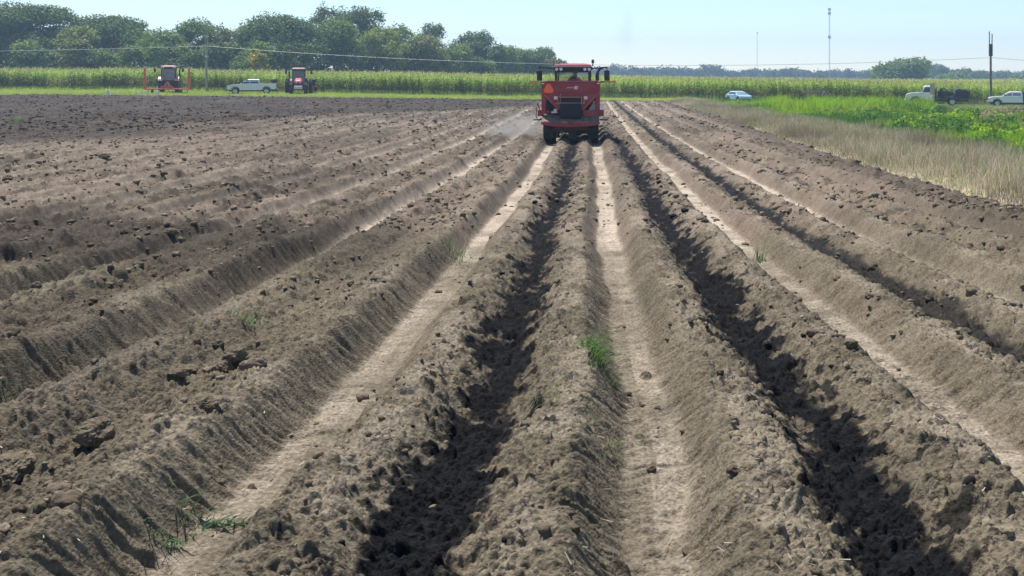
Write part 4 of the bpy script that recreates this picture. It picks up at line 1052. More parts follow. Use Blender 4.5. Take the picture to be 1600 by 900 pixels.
# ---------------------------------------------------------------- pickups, truck and car
def arc(cy, cz, r, a0, a1, n=8): return [(cy + r*math.cos(R(a0+(a1-a0)*i/n)), cz + r*math.sin(R(a0+(a1-a0)*i/n))) for i in range(n+1)]
def pickup(name, label, group, loc, rz, paint, bed=True, rear=-2.95):
    """crew cab pickup heading +Y"""
    t = empty(name, loc, rz); tag(t, label, 'pickup', group)
    FWY, RWY, wr = 1.95, -1.75, 0.41
    W = 0.99
    rearend = rear if bed else -0.95
    low = 0.52
    poly = [(2.90, 0.62), (2.93, 0.95), (2.86, 1.12), (2.45, 1.22), (1.35, 1.30), (1.20, 1.32), (-1.0, 1.34)]
    if bed: poly += [(-1.02, 1.38), (-2.92, 1.36), (-2.95, 0.72), (-2.7, 0.62)] + arc(RWY, wr, 0.52, 150 if False else 156, 24, 8)[::1][::-1][::-1] 
    else: poly += [(-0.97, 1.34), (-0.97, low)]
    if bed:
        poly = poly[:-9] + [(RWY-0.52, 0.62)] + [(RWY + 0.54*math.cos(R(180-180*i/8)), 0.60 + 0.42*math.sin(R(180-180*i/8))) for i in range(9)] + [(RWY+0.54, low)]
    poly += [(FWY-0.54, low)] + [(FWY + 0.54*math.cos(R(180-180*i/8)), 0.58 + 0.44*math.sin(R(180-180*i/8))) for i in range(9)] + [(FWY+0.54, 0.58)]
    b = MB(); b.prism_x(poly, -W, W); bo = b.build('body', paint, t, bevel=0.035)
    # greenhouse
    def ring(z, f, r_, w_): return [(-w_, f, z), (w_, f, z), (w_, r_, z), (-w_, r_, z)]
    c = MB(); c.loft([ring(1.30, 1.38, -0.98, 0.95), ring(1.62, 0.92, -0.96, 0.86), ring(1.84, 0.55, -0.90, 0.78), ring(1.90, 0.30, -0.75, 0.70)])
    c.build('cab', paint, t, bevel=0.04)
    for s in (-1, 1):
        for (a, bb, cc_, d) in (((1.12, 1.40), (0.28, 1.40), (0.28, 1.78), (0.62, 1.78)), ((0.18, 1.40), (-0.78, 1.40), (-0.74, 1.78), (0.18, 1.78))):
            q = []
            for (yy, zz) in (a, bb, cc_, d):
                wv = np.interp(zz, [1.30, 1.62, 1.84], [0.95, 0.86, 0.78]) + 0.006
                q.append((s*wv, yy, zz))
            g = MB(); g.add(q, [(0,1,2,3)]); g.build('side_window', DGLASS, t)
        for (y0, y1) in ((1.22, 0.25), (0.21, -0.86)):
            d = MB(); d.box(s*(W+0.001), s*(W+0.008), y1, y0, 0.62, 1.28); do = d.build('door', paint, t)
            hd = MB(); hd.box(s*(W+0.009), s*(W+0.04), y1+0.08, y1+0.24, 1.14, 1.18); hd.build('handle', BLACK if paint is WHITE else paint, do)
        m = MB(); m.box(s*1.02-0.02, s*1.02+0.16*s, 1.02, 1.16, 1.34, 1.54) if s > 0 else m.box(-1.18, -1.00, 1.02, 1.16, 1.34, 1.54); m.build('mirror', BLACK, t, bevel=0.02)
        l = MB(); l.box(s*0.74-0.17, s*0.74+0.17, 2.88, 2.945, 0.90, 1.08); l.build('headlight', CLEARL, t, bevel=0.01)
        if bed: l = MB(); l.box(s*0.90-0.07, s*0.90+0.07, -2.97, -2.90, 0.95, 1.28); l.build('tail_light', mat('red_lens', (0.4, 0.02, 0.02), 0.3), t)
    g = MB(); q = [(-0.86, 1.34, 1.345), (0.86, 1.34, 1.345), (0.74, 0.62, 1.80), (-0.74, 0.62, 1.80)]; q = [(x, y+0.03, z+0.012) for x, y, z in q]; g.add(q, [(0,1,2,3)]); g.build('windscreen', DGLASS, t)
    g = MB(); g.add([(-0.78, -0.985, 1.40), (0.78, -0.985, 1.40), (0.70, -0.945, 1.78), (-0.70, -0.945, 1.78)], [(0,1,2,3)]); g.build('rear_window', DGLASS, t)
    f = MB(); f.box(-0.98, 0.98, 2.88, 3.02, 0.50, 0.72); f.build('front_bumper', BLACK if paint is SILVER else STEEL, t, bevel=0.04)
    f = MB(); f.box(-0.55, 0.55, 2.93, 2.965, 0.78, 1.08); f.build('grille', BLACK, t)
    un = MB(); un.box(-0.8, 0.8, rear+0.2, 2.7, 0.36, 0.515); un.build('underbody', BLACK, t)
    if bed:
        f = MB(); f.box(-0.95, 0.95, -3.08, -2.96, 0.52, 0.72); f.build('rear_bumper', STEEL, t, bevel=0.03)
        f = MB(); f.box(-0.80, 0.80, -2.80, -1.08, 1.37, 1.385); f.build('bed_floor', BLACK, t)
    for (x, y) in ((-0.84, FWY), (0.84, FWY), (-0.84, RWY), (0.84, RWY)): wheel(t, x, y, wr, 0.27, RIMW, False, 0.66)
    return t
Yp = 114.0; xp = at(394, Yp)
pickup('pickup_truck', 'silver crew cab pickup parked on the grass beside black-fronted tractor', 'pickups', (xp, Yp, gz(xp, Yp)+0.02), R(107), SILVER)
Yw = 114.0; xw = at(1549, Yw) + 2.8
pw = pickup('pickup_truck', 'white crew cab pickup with dark flatbed, cut by the right edge', 'pickups', (xw, Yw, gz(xw, Yw)+0.05), R(71), WHITE, bed=False, rear=-3.1)
fb = MB(); fb.box(-1.1, 1.1, -3.4, -1.0, 0.82, 1.02); fo = fb.build('flatbed', BLACK, pw, bevel=0.02)
hb = MB()
for x in (-1.0, -0.35, 0.35, 1.0): hb.box(x-0.04, x+0.04, -1.12, -1.04, 1.02, 1.86)
hb.box(-1.04, 1.04, -1.13, -1.03, 1.80, 1.88); hb.box(-1.04, 1.04, -1.11, -1.05, 1.40, 1.46); hb.build('headache_rack', BLACK, fo)
tkn = MB(); tkn.lathe_x([(-0.5, 0), (-0.5, 0.22), (-0.45, 0.26), (0.45, 0.26), (0.5, 0.22), (0.5, 0)], -0.3, -1.7, 1.3, 20)
tko = tkn.build('tank', mat('tan_tank', (0.45, 0.36, 0.28), 0.6)); tko.location = pw.location; tko.rotation_euler = pw.rotation_euler
tag(tko, 'tan barrel tank lying on the flatbed behind white pickup cab', 'tank')

def service_truck():
    Y = 114.0; x0 = at(1464, Y); g = empty('service_truck', (x0, Y, gz(x0, Y)+0.02), R(72)); tag(g, 'white bonneted truck with black stake bed parked along the corn', 'truck')
    # heading +Y, total 7.5 m
    FWY, RWY, r = 2.62, -1.75, 0.50
    b = MB()
    hood = [(3.72, 0.85), (3.74, 1.25), (3.60, 1.46), (3.0, 1.62), (1.95, 1.68), (1.95, 0.75), (FWY-0.62, 0.75)] + [(FWY + 0.62*math.cos(R(180-180*i/8)), 0.72 + 0.50*math.sin(R(180-180*i/8))) for i in range(9)] + [(FWY+0.62, 0.80)]
    b.prism_x(hood, -0.98, 0.98); b.build('hood', WHITE, g, bevel=0.06)
    c = MB()
    def ring(z, f, rr, w_): return [(-w_, f, z), (w_, f, z), (w_, rr, z), (-w_, rr, z)]
    c.loft([ring(0.68, 1.93, 0.42, 1.02), ring(1.66, 1.93, 0.42, 1.02), ring(2.42, 1.55, 0.45, 0.94), ring(2.52, 1.35, 0.52, 0.86)]); c.build('cab', WHITE, g, bevel=0.04)
    for s in (-1, 1):
        w_ = MB(); w_.add([(s*1.026, 1.72, 1.70), (s*1.026, 0.72, 1.70), (s*0.955, 0.72, 2.32), (s*0.955, 1.45, 2.32)], [(0,1,2,3)]); w_.build('side_window', DGLASS, g)
        d = MB(); d.box(s*1.021, s*1.03, 0.62, 1.86, 0.80, 1.66); do = d.build('door', WHITE, g)
        h = MB(); h.box(s*1.031, s*1.06, 0.70, 0.86, 1.42, 1.47); h.build('handle', BLACK, do)
        m = MB(); m.box(s*1.22-0.09, s*1.22+0.09, 1.75, 1.80, 1.75, 2.2); m.bar((s*1.0, 1.75, 1.9), (s*1.2, 1.78, 1.95), 0.03, 0.03); m.build('mirror', BLACK, g)
        f = MB(); f.tube((s*0.72, 1.2 - 1.1, 0.62), (s*0.72, 1.5, 0.62), 0.24, n=14); f.build('fuel_tank', BLACK, g, smooth=True)
        l = MB(); l.tube((s*0.75, 3.70, 1.08), (s*0.75, 3.78, 1.08), 0.12, n=14); l.build('headlight', CLEARL, g)
    w_ = MB(); w_.add([(-0.90, 1.955, 1.72), (0.90, 1.955, 1.72), (0.84, 1.60, 2.36), (-0.84, 1.60, 2.36)], [(0,1,2,3)]); w_.build('windscreen', DGLASS, g)
    f = MB(); f.box(-1.05, 1.05, 3.72, 3.86, 0.58, 0.82); f.build('front_bumper', WHITE, g, bevel=0.03)
    f = MB(); f.box(-0.5, 0.5, 3.735, 3.77, 0.88, 1.36); f.build('grille', BLACK, g)
    ch = MB(); ch.box(-0.42, 0.42, -3.7, 3.4, 0.55, 0.78); ch.tube((-0.9, RWY, r), (0.9, RWY, r), 0.09); ch.build('chassis', BLACK, g)
    bd = MB(); bd.box(-1.15, 1.15, -3.78, 0.20, 0.92, 1.10); bd.box(-1.15, 1.15, 0.10, 0.18, 1.10, 2.20); bo = bd.build('bed', BLACK, g, bevel=0.015)
    sd_ = MB()
    for s in (-1, 1):
        for y in (-3.7, -2.9, -2.1, -1.3, -0.5): sd_.box(s*1.10-0.03, s*1.10+0.03, y-0.05, y+0.05, 1.10, 1.72 if y > -2.0 else 1.95)
        for z in (1.22, 1.42, 1.62): sd_.box(s*1.13, s*1.155, -3.75, -0.4, z-0.07, z+0.07)
    sd_.box(-1.1, 1.1, -3.77, -3.70, 1.12, 1.95)
    sd_.build('stake_side', BLACK, bo)
    t_ = MB(); t_.box(-0.95, 0.95, -3.6, -2.0, 1.12, 1.95); t_.prism_x([(-3.5, 1.95), (-3.2, 2.12), (-2.9, 2.0), (-2.7, 2.18), (-2.3, 2.1), (-2.05, 1.95)], -0.8, 0.8)
    t_.build('load', mat('dark_blue_tarp', (0.03, 0.04, 0.07), 0.7, vary=0.3), bo, bevel=0.04)
    m = MB(); m.box(-0.85, 0.85, -0.9, -0.1, 1.12, 1.85); m.tube((-0.5, -0.5, 1.85), (-0.5, -0.5, 2.12), 0.12, n=10); m.box(-0.2, 0.5, -0.7, -0.3, 1.85, 2.05); m.path([(0.6, -0.3, 1.85), (0.6, -0.5, 2.2), (0.6, -1.0, 2.15), (0.6, -1.4, 1.7)], 0.05, 8)
    m.build('pump', BLACK, bo, bevel=0.03)
    wm = mat('white_cap', (0.8, 0.8, 0.8), 0.4)
    k = MB(); k.tube((-0.9, -2.0, 1.7), (-1.16, -2.0, 1.7), 0.07, n=10); k.build('filler_cap', wm, bo)
    for s in (-1, 1):
        wheel(g, s*0.90, FWY, r, 0.28, RIMW, False, 0.62); wheel(g, s*0.96, RWY, r, 0.28, RIMW, False, 0.62); wheel(g, s*0.64, RWY, r, 0.26, RIMW, False, 0.62)
service_truck()

def car():
    Y = 118.5; x0 = at(1154, Y); g = empty('parked_car', (x0, Y, gz(x0, Y)-0.1), R(200)); tag(g, 'pale blue car half hidden in tall grass against the corn', 'car')
    W = 0.88
    poly = [(2.0, 0.45), (2.05, 0.75), (1.85, 0.92), (1.05, 1.02), (-1.55, 1.05), (-2.0, 0.98), (-2.05, 0.5), (-1.75, 0.4)] + [(-1.25+0.42*math.cos(R(180-180*i/8)), 0.42+0.36*math.sin(R(180-180*i/8))) for i in range(9)] + [(-0.8, 0.34), (0.85, 0.34)] + [(1.3+0.42*math.cos(R(180-180*i/8)), 0.42+0.36*math.sin(R(180-180*i/8))) for i in range(9)]
    b = MB(); b.prism_x(poly, -W, W); b.build('body', PALEBLUE, g, bevel=0.06)
    def ring(z, f, rr, w_): return [(-w_, f, z), (w_, f, z), (w_, rr, z), (-w_, rr, z)]
    c = MB(); c.loft([ring(1.0, 1.05, -1.75, 0.84), ring(1.38, 0.35, -1.25, 0.68), ring(1.47, 0.05, -0.95, 0.60)]); c.build('cab', PALEBLUE, g, bevel=0.04)
    w_ = MB(); w_.add([(-0.76, 1.02, 1.04), (0.76, 1.02, 1.04), (0.66, 0.43, 1.37), (-0.66, 0.43, 1.37)], [(0,1,2,3)]); w_.build('windscreen', mat('sky_glass', (0.25, 0.33, 0.38), 0.06, spec=0.9), g).location = (0, 0.03, 0.012)
    w_ = MB(); w_.add([(-0.76, -1.73, 1.05), (0.76, -1.73, 1.05), (0.64, -1.33, 1.35), (-0.64, -1.33, 1.35)], [(0,1,2,3)]); w_.build('rear_window', MATS['sky_glass'], g).location = (0, -0.03, 0.012)
    for s in (-1, 1):
        q = []
        for yy, zz in ((0.80, 1.08), (-1.35, 1.08), (-1.1, 1.33), (0.42, 1.33)): q.append((s*(np.interp(zz, [1.0, 1.38], [0.84, 0.68])+0.006), yy, zz))
        w_ = MB(); w_.add(q, [(0,1,2,3)]); w_.build('side_window', DGLASS, g)
        l = MB(); l.box(s*0.68-0.14, s*0.68+0.14, 1.98, 2.06, 0.68, 0.84); l.build('headlight', CLEARL, g)
        m = MB(); m.box(s*0.98-0.09, s*0.98+0.09, 0.62, 0.74, 1.0, 1.14); m.build('mirror', PALEBLUE, g, bevel=0.02)
        wheel(g, s*0.76, 1.3, 0.32, 0.2, RIMW, False, 0.62); wheel(g, s*0.76, -1.25, 0.32, 0.2, RIMW, False, 0.62)
car()

# ---------------------------------------------------------------- poles, wire, masts, post, pipe stubs
def fork_pole(label, px, Y, top_py, fork_py, m, box, lean=0.0):
    x = at(px, Y); z0 = gz(x, Y); H = EYE + (115-top_py)*Y/1400 - z0; hf = EYE + (115-fork_py)*Y/1400 - z0
    g = empty('utility_pole', (x, Y, z0-0.1)); tag(g, label, 'pole', 'forked utility poles')
    b = MB(); b.tube((0.05, 0, 0), (0, 0, hf*0.5), 0.16, 0.145, 12); b.tube((0, 0, hf*0.5), (0, 0, hf+0.5), 0.145, 0.13, 12); b.build('pole', m, g, smooth=True)
    for s, hh in ((-1, H + (0.12 if box else -0.25)), (1, H - (0.2 if box else 0))):
        p = MB(); p.bar((s*0.145, 0, hf-0.1 if not box else hf), (s*(0.19 if box else 0.15), 0, hh), 0.09, 0.12); po = p.build('fork_arm', m, g)
        i = MB(); i.tube((s*0.16, 0, hh+0.002), (s*0.16, 0, hh+0.14), 0.045, 0.03, 8); i.build('insulator', mat('grey_porcelain', (0.4, 0.4, 0.4), 0.3), po)
    k = MB()
    for z in (hf+0.15, hf-0.3): k.lathe_x([(0, 0), (0, 0.165), (0.05, 0.165), (0.05, 0)], 0, 0, 0, 14)
    if box:
        bx = MB(); bx.box(-0.21, 0.21, -0.16, 0.16, hf-0.55, hf+1.05); bx.build('clamp_box', BLACK, g, bevel=0.03)
    else:
        bx = MB(); bx.box(-0.19, 0.19, -0.17, 0.17, hf-0.12, hf+0.12); bx.build('clamp_band', STEEL, g, bevel=0.02)
    return x, z0
lx, lz = fork_pole('grey forked utility pole standing before the corn left of the silver pickup', 322.5, 121, 50, 87, POLEG, False)
rx, rz_ = fork_pole('dark forked utility pole with thick clamp box, behind the white pickup', 1548, 119, 50, 80, POLEW, True)
WIRE = mat('wire_metal', (0.50, 0.50, 0.48), 0.5, metal=0.3, vary=0.05)
def wire(label, a, b, sag, r=0.028):
    cu = bpy.data.curves.new('power_line', 'CURVE'); cu.dimensions = '3D'; cu.bevel_depth = r; cu.bevel_resolution = 1
    sp = cu.splines.new('POLY'); n = 40; sp.points.add(n)
    for i in range(n+1):
        t = i/n; p = Vector(a).lerp(Vector(b), t); p.z -= sag*4*t*(1-t); sp.points[i].co = (*p, 1)
    o = bpy.data.objects.new('power_line', cu); COL.objects.link(o); cu.materials.append(WIRE); o = to_mesh(o); tag(o, label, 'wire', 'overhead wires')
zp = lambda py, Y: EYE + (115-py)*Y/1400
wire('long sagging wire strung between the two forked poles', (lx+0.05, 121-0.2, zp(72, 121)), (rx-0.1, 119-0.2, zp(90, 119)), 1.75)
wire('wire running left from the grey forked pole out of frame', (lx-0.05, 121-0.2, zp(72, 121)), (lx-75, 122, zp(77, 122)), 0.55)
wire('wire leaving the dark forked pole past the right frame edge', (rx+0.1, 119-0.2, zp(90, 119)), (rx+70, 118, zp(93, 118)), 1.6)

def mast(label, px, Y, top_py, w_, plats):
    x = at(px, Y); z0 = gz(x, Y); H = zp(top_py, Y) - z0
    g = empty('radio_mast', (x, Y, z0)); tag(g, label, 'mast', 'radio masts')
    MST = mat('mast_steel', (0.42, 0.42, 0.44), 0.5, metal=0.4, vary=0.1)
    b = MB(); pts = [(w_*math.cos(R(90+120*i)), w_*math.sin(R(90+120*i))) for i in range(3)]
    for (a, c) in pts: b.tube((a, c, 0), (a, c, H), 0.06, 0.06, 6)
    nb = int(H/(w_*2.2))
    for k in range(nb):
        za = H*k/nb; zb = H*(k+1)/nb
        for i in range(3):
            p, q = pts[i], pts[(i+1) % 3]; b.tube((p[0], p[1], za), (q[0], q[1], zb), 0.03, n=4); b.tube((p[0], p[1], zb), (q[0], q[1], zb), 0.03, n=4)
    b.build('lattice', MST, g)
    for f in plats:
        p = MB(); zc = H*f
        for i in range(6):
            a = R(60*i); p.box(math.cos(a)*w_*1.9-0.16, math.cos(a)*w_*1.9+0.16, math.sin(a)*w_*1.9-0.12, math.sin(a)*w_*1.9+0.12, zc-0.9, zc+0.9)
        p.build('antenna_panel', MST, g)
mast('tall thin lattice radio mast rising over the far wood at right', 1296, 620, 13, 0.42, (0.985, 0.93, 0.60))
mast('faint hazy radio mast far off, left of the tall one', 1183, 900, 50, 0.16, (0.98,))

Y = 112.6; x = at(1457, Y); g = empty('wooden_post', (x, Y, gz(x, Y)-0.1)); tag(g, 'pale wooden post with broad board, standing in front of the white truck', 'post')
b = MB(); b.box(-0.12, 0.12, -0.10, 0.10, 0, 2.2); b.build('post', WOODT, g, bevel=0.02)
b = MB(); b.box(-0.36, 0.20, -0.125, -0.105, 1.55, 2.95); b.build('board', WOODT, g, bevel=0.01)
b = MB(); b.box(-0.16, 0.22, -0.16, -0.13, 1.30, 1.42); b.build('band', mat('pale_band', (0.7, 0.68, 0.64), 0.5), g)

PVC = mat('white_plastic', (0.80, 0.80, 0.77), 0.4, vary=0.05)
for (px, hh, lab) in ((168.5, 0.55, 'leftmost white plastic pipe stub at the soil edge'), (179, 0.3, 'lowest white pipe stub, second from left at the soil edge'), (212.5, 0.5, 'white pipe stub left of the close pair at the soil edge'),
                      (222, 0.55, 'narrow white pipe stub, middle of the row at the soil edge'), (230.5, 0.5, 'white pipe stub just left of the orange cultivator'), (247, 0.6, 'broad white pipe stub in front of the orange cultivator')):
    x = at(px, 106); y = float(edge_y(np.array(x))) - 0.4; x = at(px, y); wd = 0.17 if 'broad' in lab or 'leftmost' in lab else 0.10
    b = MB(); b.tube((0, 0, -0.15), (0, 0, hh*0.8), wd*0.8, wd*0.8, 12); b.tube((0, 0, hh*0.8), (0, 0, hh), wd, wd*0.7, 12)
    o = b.build('pipe_stub', PVC, smooth=True, loc=(x, y, max(gz(x, y), soil_z(x, y))+0.03)); tag(o, lab, 'pipe', 'white pipe stubs at the soil edge')

# ---------------------------------------------------------------- near details in the rows
def unproject(px, py):
    """the spot on the soil seen at this pixel (for placing things where the photo has them)"""
    prev = None
    for y in np.geomspace(2.4, 110, 1200):
        x = at(px, y); z = soil_z(x, y); row = 115 + 1400*(EYE - z)/y
        if row <= py: return x, y, z
    return at(px, 100), 100, soil_z(at(px, 100), 100)
def tuft(label, px, py, n, H, lean, az, spread, col, wd=0.010):
    x, y, z = unproject(px, py); rng = RNG
    P = np.stack([x + rng.normal(0, spread[0], n), y + rng.normal(0, spread[1], n), np.zeros(n)], -1)
    P[:, 2] = [soil_z(a, b) - 0.01 for a, b in P[:, :2]]
    P -= np.array([x, y, z])
    c = jit(col, n, 0.3, 0.1)
    v, f, cc = blades(P, H*rng.uniform(0.4, 1.2, n), np.full(n, wd)*rng.uniform(0.6, 1.3, n), lean*rng.uniform(0.5, 1.4, n), az + rng.normal(0, 0.6, n), c*0.8, c*1.15, seg=4)
    o = np_mesh('grass_tuft', v, f, leaf_attr('tuft_blade', 0.4), cc); o.location = (x, y, z); tag(o, label, 'grass tuft', 'grass tufts on the ridges')
G1 = (0.115, 0.20, 0.055); G2 = (0.06, 0.13, 0.05); G3 = (0.22, 0.27, 0.12)
tuft('largest grass tuft, draped down the ridge flank beside the central pale furrow', 930, 552, 130, 0.19, 1.25, -0.9, (0.05, 0.14), G1)
tuft('dark green grass tuft lying on the near left ridge flank', 268, 838, 46, 0.10, 1.3, -0.9, (0.035, 0.09), G2)
tuft('flattened grass tuft on the floor of the near left furrow', 340, 825, 60, 0.085, 1.5, 0.0, (0.08, 0.03), G2)
tuft('upright pale grass tuft on the ridge right of the right black band', 1186, 408, 30, 0.22, 0.5, 1.2, (0.04, 0.08), G3, 0.016)
tuft('thin grass tuft at the far end of the near left ridge', 706, 402, 60, 0.20, 0.7, 1.0, (0.10, 0.25), G3, 0.012)
tuft('sparse grass tuft among clods on the left rows', 380, 498, 40, 0.12, 0.8, 0.2, (0.05, 0.08), G3)
tuft('small pale grass tuft low on the central ridge', 960, 708, 30, 0.10, 1.0, -0.9, (0.03, 0.07), G3, 0.007)
tuft('thin pale grass sprigs on the central ridge crest', 840, 622, 34, 0.10, 0.8, 0.4, (0.06, 0.06), G3, 0.006)
tuft('grass tuft at the left frame edge on a near row', 6, 602, 26, 0.10, 1.1, 0.0, (0.05, 0.07), G2)
tuft('yellowish weed tuft alone in the far dark soil at left', 28, 192, 60, 0.55, 0.6, 1.0, (0.25, 0.25), G3, 0.04)

SOILM = mat('clod_soil', (0.135, 0.108, 0.074), 0.95, spec=0.1, vary=0.35, vscale=18, bump=0.012, bscale=45)
def clod_mesh(seed, r):
    from mathutils import noise
    bm = bmesh.new(); bmesh.ops.create_icosphere(bm, subdivisions=5, radius=1)
    rng = np.random.default_rng(seed); sc = np.array([rng.uniform(.8, 1.3), rng.uniform(.8, 1.2), rng.uniform(.55, .8)])
    o = Vector(rng.uniform(0, 50, 3))
    for v in bm.verts:
        p = v.co.copy()
        n = noise.noise(p*1.3 + o)*0.34 + noise.noise(p*3.1 + o)*0.15 + noise.noise(p*7 + o)*0.08 + noise.noise(p*16 + o)*0.05
        f = noise.voronoi(p*2.6 + o)[0]; n += 0.10*(f[1]-f[0]) - 0.03
        v.co = Vector((p.x*sc[0], p.y*sc[1], p.z*sc[2]))*(1 + n)*r
    me = bpy.data.meshes.new('soil_clod'); bm.to_mesh(me); bm.free(); me.materials.append(SOILM)
    return me
for i, (px, py, r, lab) in enumerate([
    (368, 562, 0.065, 'biggest dark soil clod near the middle of the left cloddy row'), (293, 580, 0.05, 'angular dark clod left of the biggest clod'), (350, 578, 0.055, 'round crumbly clod just below the biggest clod'),
    (278, 594, 0.05, 'low dark clod beneath the angular dark clod'), (340, 542, 0.045, 'twin-lobed dark clod above the biggest clod'), (152, 680, 0.085, 'broad overhanging clod on the left row crest'),
    (22, 735, 0.10, 'large slab-like clod at the left frame edge'), (318, 637, 0.07, 'rugged clod at the foot of the left cloddy row'), (1017, 735, 0.024, 'dark lump on the floor of the central pale furrow, lower'),
    (1003, 636, 0.017, 'small pointed lump in the central pale furrow, upper'), (1027, 638, 0.016, 'small lump right of the pointed one in the central pale furrow'), (975, 512, 0.016, 'tiny dark lump high in the central pale furrow'),
    (266, 366, 0.085, 'dark wet clod at the edge of the damp soil at left'), (12, 280, 0.12, 'dark clod alone near the left frame edge in the dry soil'), (163, 248, 0.15, 'dark heap of clods far off in the dry soil at left')]):
    x, y, z = unproject(px, py)
    o = bpy.data.objects.new('soil_clod', clod_mesh(40+i, r)); COL.objects.link(o); o.location = (x, y, z + r*0.12); o.rotation_euler = (0, 0, random.uniform(0, 6)); tag(o, lab, 'soil clod', 'loose soil clods')

def litter():
    """straw bits, pale pebbles and crumbs lying on the soil"""
    n = 800; rng = RNG
    y = 2.6 + 16*rng.random(n)**1.7; x = rng.uniform(-0.70, 0.52, n)*(y+0.8)
    ph = (x-FX)/PER; ok = (x < edge_x(y)-0.3) & (np.abs((ph - np.floor(ph)) - 0.5) > 0.13); x = x[ok]; y = y[ok]; n = len(x)
    z = np.array([soil_z(a, b) for a, b in zip(x, y)]) + 0.004
    a = rng.uniform(0, 6.28, n); L = 0.006 + 0.030*rng.random(n)**2.2*(1+y*0.03); wd = rng.uniform(0.0012, 0.003, n)*(1+y*0.05); tl = rng.normal(0, 0.25, n)
    d = np.stack([np.cos(a), np.sin(a), tl], -1)*L[:, None]; s = np.stack([-np.sin(a), np.cos(a), np.zeros(n)], -1)*wd[:, None]
    P = np.stack([x, y, z], -1)
    V = np.stack([P-d-s, P-d+s, P+d+s*0.6+[0, 0, 0.006], P+d-s*0.6+[0, 0, 0.006]], 1).reshape(-1, 3)
    c = jit((0.33, 0.27, 0.19), n, 0.35, 0.06)
    tag(np_mesh('straw_litter', V, np.arange(n*4).reshape(n, 4), leaf_attr('straw', 0.1), np.repeat(c, 4, 0)), 'scattered bits of pale straw lying on the soil', 'straw', kind='stuff')
    # loose clods, crumbs and pale pebbles of many sizes
    from mathutils import noise
    def lump(seed, sub):
        bm = bmesh.new(); bmesh.ops.create_icosphere(bm, subdivisions=sub, radius=1); o = Vector(rng.uniform(0, 90, 3)); k = Vector((rng.uniform(.8, 1.35), rng.uniform(.75, 1.1), rng.uniform(.55, .85)))
        vs = []
        for v in bm.verts:
            p = v.co.copy(); f = noise.voronoi(p*1.7 + o)[0]
            q = 1 + noise.noise(p*1.2 + o)*0.45 + noise.noise(p*3.3 + o)*0.22 + 0.22*(f[1]-f[0]) - 0.08
            vs.append((p.x*k.x*q, p.y*k.y*q, p.z*k.z*q))
        F = np.array([[x.index for x in f.verts] for f in bm.faces]); bm.free(); V = np.array(vs)
        return V, F, np.ones((len(V), 3))*(0.85 + 0.3*rng.random((len(V), 1)))
    def strew(n, y0, y1, pw, rfun, sub, pale_p, left_p):
        y = y0 + (y1-y0)*rng.random(n)**pw; x = rng.uniform(-0.72, 0.52, n)*(y+0.8)
        ph = (x-FX)/PER; q = 0.5 - np.abs((ph - np.floor(ph)) - 0.5); k = np.floor(ph)
        rough = np.clip(ss(-1.8, -4.2, x) + ss(3.6, 5.5, x) + 0.25, 0, 1)
        keep = (0.20 + 0.80*ss(0.12, 0.24, q))*(1-left_p + left_p*rough)*(0.25 + 1.3*ss(0.45, 0.62, fbm(x*0.8, y*0.6, 950, 3)))
        band = ((k == -1) | (k == 0)) & (q > 0.37) & (y < 38)
        ok = (rng.random(n) < keep) & (x < edge_x(y)-0.1) & (y < edge_y(x)-0.5) & ~(band & (rng.random(n) < 0.9))
        x = x[ok]; y = y[ok]; q = q[ok]; k = k[ok]; n = len(x)
        z = np.array([soil_z(a, b) for a, b in zip(x, y)]); r = rfun(y, n)
        col = jit((0.150, 0.121, 0.084), n, 0.28, 0.05)*(1 + 0.22*ss(11, 16, y))[:, None]
        dk = rng.random(n) < 0.30; col[dk] *= 0.62
        reg = ss(0, 6, (-19.5 + (y-40)*0.40) - x); col = col*(1-0.6*reg)[:, None]
        nb = ((k == -1) | (k == 0)) & (q > 0.30) & (rng.random(n) < 0.55) & (y < 38); col[nb] = (0.016, 0.016, 0.017)
        pale = rng.random(n) < pale_p; col[pale] = jit((0.50, 0.46, 0.39), pale.sum(), 0.2, 0.04); r[pale] = np.minimum(r[pale]*0.5, 0.012)
        return scatter([lump(i, sub) for i in range(7)], np.stack([x, y, z + r*0.12], -1), rng.uniform(0, 6.28, n), r, col)
    out = [strew(9000, 2.6, 20, 1.6, lambda y, n: (0.006 + 0.020*rng.random(n)**3)*(1+y*0.03), 2, 0.04, 0.35),
           strew(2200, 2.8, 26, 1.25, lambda y, n: 0.020 + 0.042*rng.random(n)**3.0, 3, 0.0, 0.85),
           strew(26000, 12, 62, 1.15, lambda y, n: (0.022 + 0.062*rng.random(n)**4)*(0.75+y*0.011), 1, 0.0, 0.45),
           strew(14000, 45, 110, 1.0, lambda y, n: 0.05 + 0.10*rng.random(n)**3, 1, 0.0, 0.3)]
    off = 0; VV = []; FF = []; CC = []
    for v, f, c in out: VV.append(v); FF.append(f+off); CC.append(c); off += len(v)
    tag(np_mesh('soil_crumbs', np.concatenate(VV), np.concatenate(FF), mat('crumb', attr='col', rough=0.95, spec=0.1, vary=0.3, vscale=40, bump=0.008, bscale=80), np.concatenate(CC)), 'loose soil lumps and pale pebbles strewn over the rows', 'crumbs', kind='stuff')
litter()

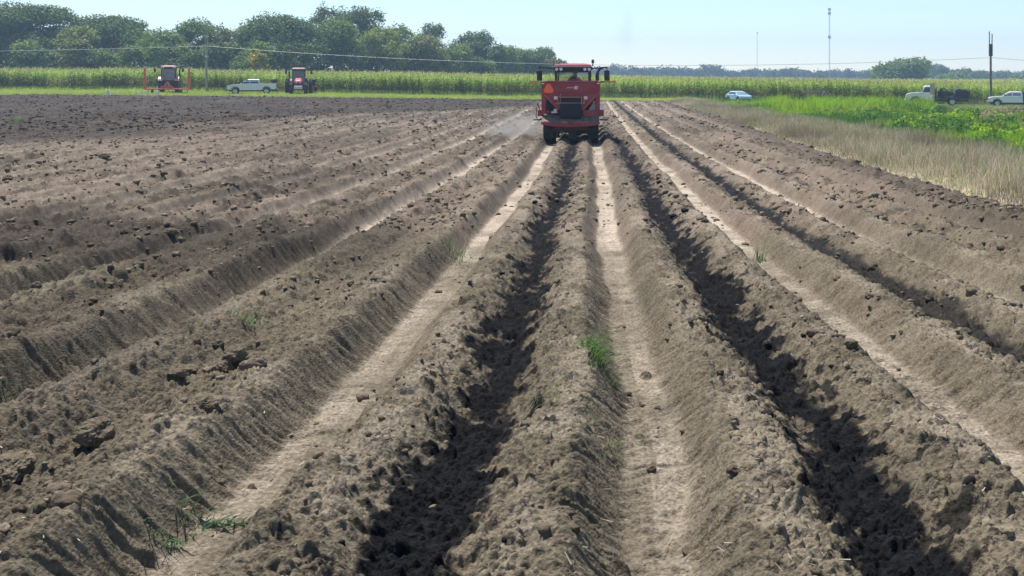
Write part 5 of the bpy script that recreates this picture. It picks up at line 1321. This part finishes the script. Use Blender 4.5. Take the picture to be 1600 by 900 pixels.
# ---------------------------------------------------------------- air: dust, exhaust smoke, haze
def vol_mat(name, col, dens, noise=False, nscale=0.6, aniso=0.2):
    m = bpy.data.materials.new(name); m.use_nodes = True; t = m.node_tree; N = t.nodes
    N.remove(N['Principled BSDF']); v = N.new('ShaderNodeVolumePrincipled')
    v.inputs['Color'].default_value = (*col, 1); v.inputs['Density'].default_value = dens; v.inputs['Anisotropy'].default_value = aniso
    if noise:
        tc = N.new('ShaderNodeTexCoord'); ln = N.new('ShaderNodeVectorMath'); ln.operation = 'LENGTH'
        fa = N.new('ShaderNodeMapRange'); fa.inputs[1].default_value = 0.0; fa.inputs[2].default_value = 0.95; fa.inputs[3].default_value = 1; fa.inputs[4].default_value = 0; fa.interpolation_type = 'SMOOTHERSTEP'
        nz = N.new('ShaderNodeTexNoise'); nz.inputs['Scale'].default_value = nscale; nz.inputs['Detail'].default_value = 3
        m1 = N.new('ShaderNodeMapRange'); m1.inputs[1].default_value = 0.36; m1.inputs[2].default_value = 0.72; m1.inputs[3].default_value = 0; m1.inputs[4].default_value = dens
        mu = N.new('ShaderNodeMath'); mu.operation = 'MULTIPLY'
        t.links.new(tc.outputs['Object'], ln.inputs[0]); t.links.new(ln.outputs['Value'], fa.inputs[0]); t.links.new(tc.outputs['Object'], nz.inputs['Vector']); t.links.new(nz.outputs['Fac'], m1.inputs[0])
        t.links.new(fa.outputs[0], mu.inputs[0]); t.links.new(m1.outputs[0], mu.inputs[1]); t.links.new(mu.outputs[0], v.inputs['Density'])
    t.links.new(v.outputs[0], N['Material Output'].inputs['Volume'])
    return m
def puff(name, label, cat, loc, sc, m):
    bm = bmesh.new(); bmesh.ops.create_icosphere(bm, subdivisions=3, radius=1); me = bpy.data.meshes.new(name); bm.to_mesh(me); bm.free(); me.materials.append(m)
    o = bpy.data.objects.new(name, me); COL.objects.link(o); o.location = loc; o.scale = sc; tag(o, label, cat, kind='stuff')
puff('dust_cloud', 'grey dust drifting left of the spreader wheels', 'dust', (SX-2.3, SY+1.8, gz(SX-2.3, SY+1.8)+0.55), (2.3, 2.6, 1.0), vol_mat('dust_air', (0.70, 0.66, 0.62), 1.35, True, 1.6))
puff('exhaust_smoke', 'thin dark smoke rising from the red tractor exhaust', 'smoke', (SX+2.6, TY+1.6, gz(SX, TY)+5.2), (0.75, 0.75, 2.1), vol_mat('exhaust_air', (0.28, 0.25, 0.23), 0.28, True, 1.2))
hz = MB(); hz.box(-1500, 1500, -120, 1500, -6.0, 62); 
ho = hz.build('haze', vol_mat('haze_air', (0.54, 0.75, 1.0), 0.00060, aniso=0.1)); tag(ho, 'thin pale summer haze in the air', 'haze', kind='stuff')
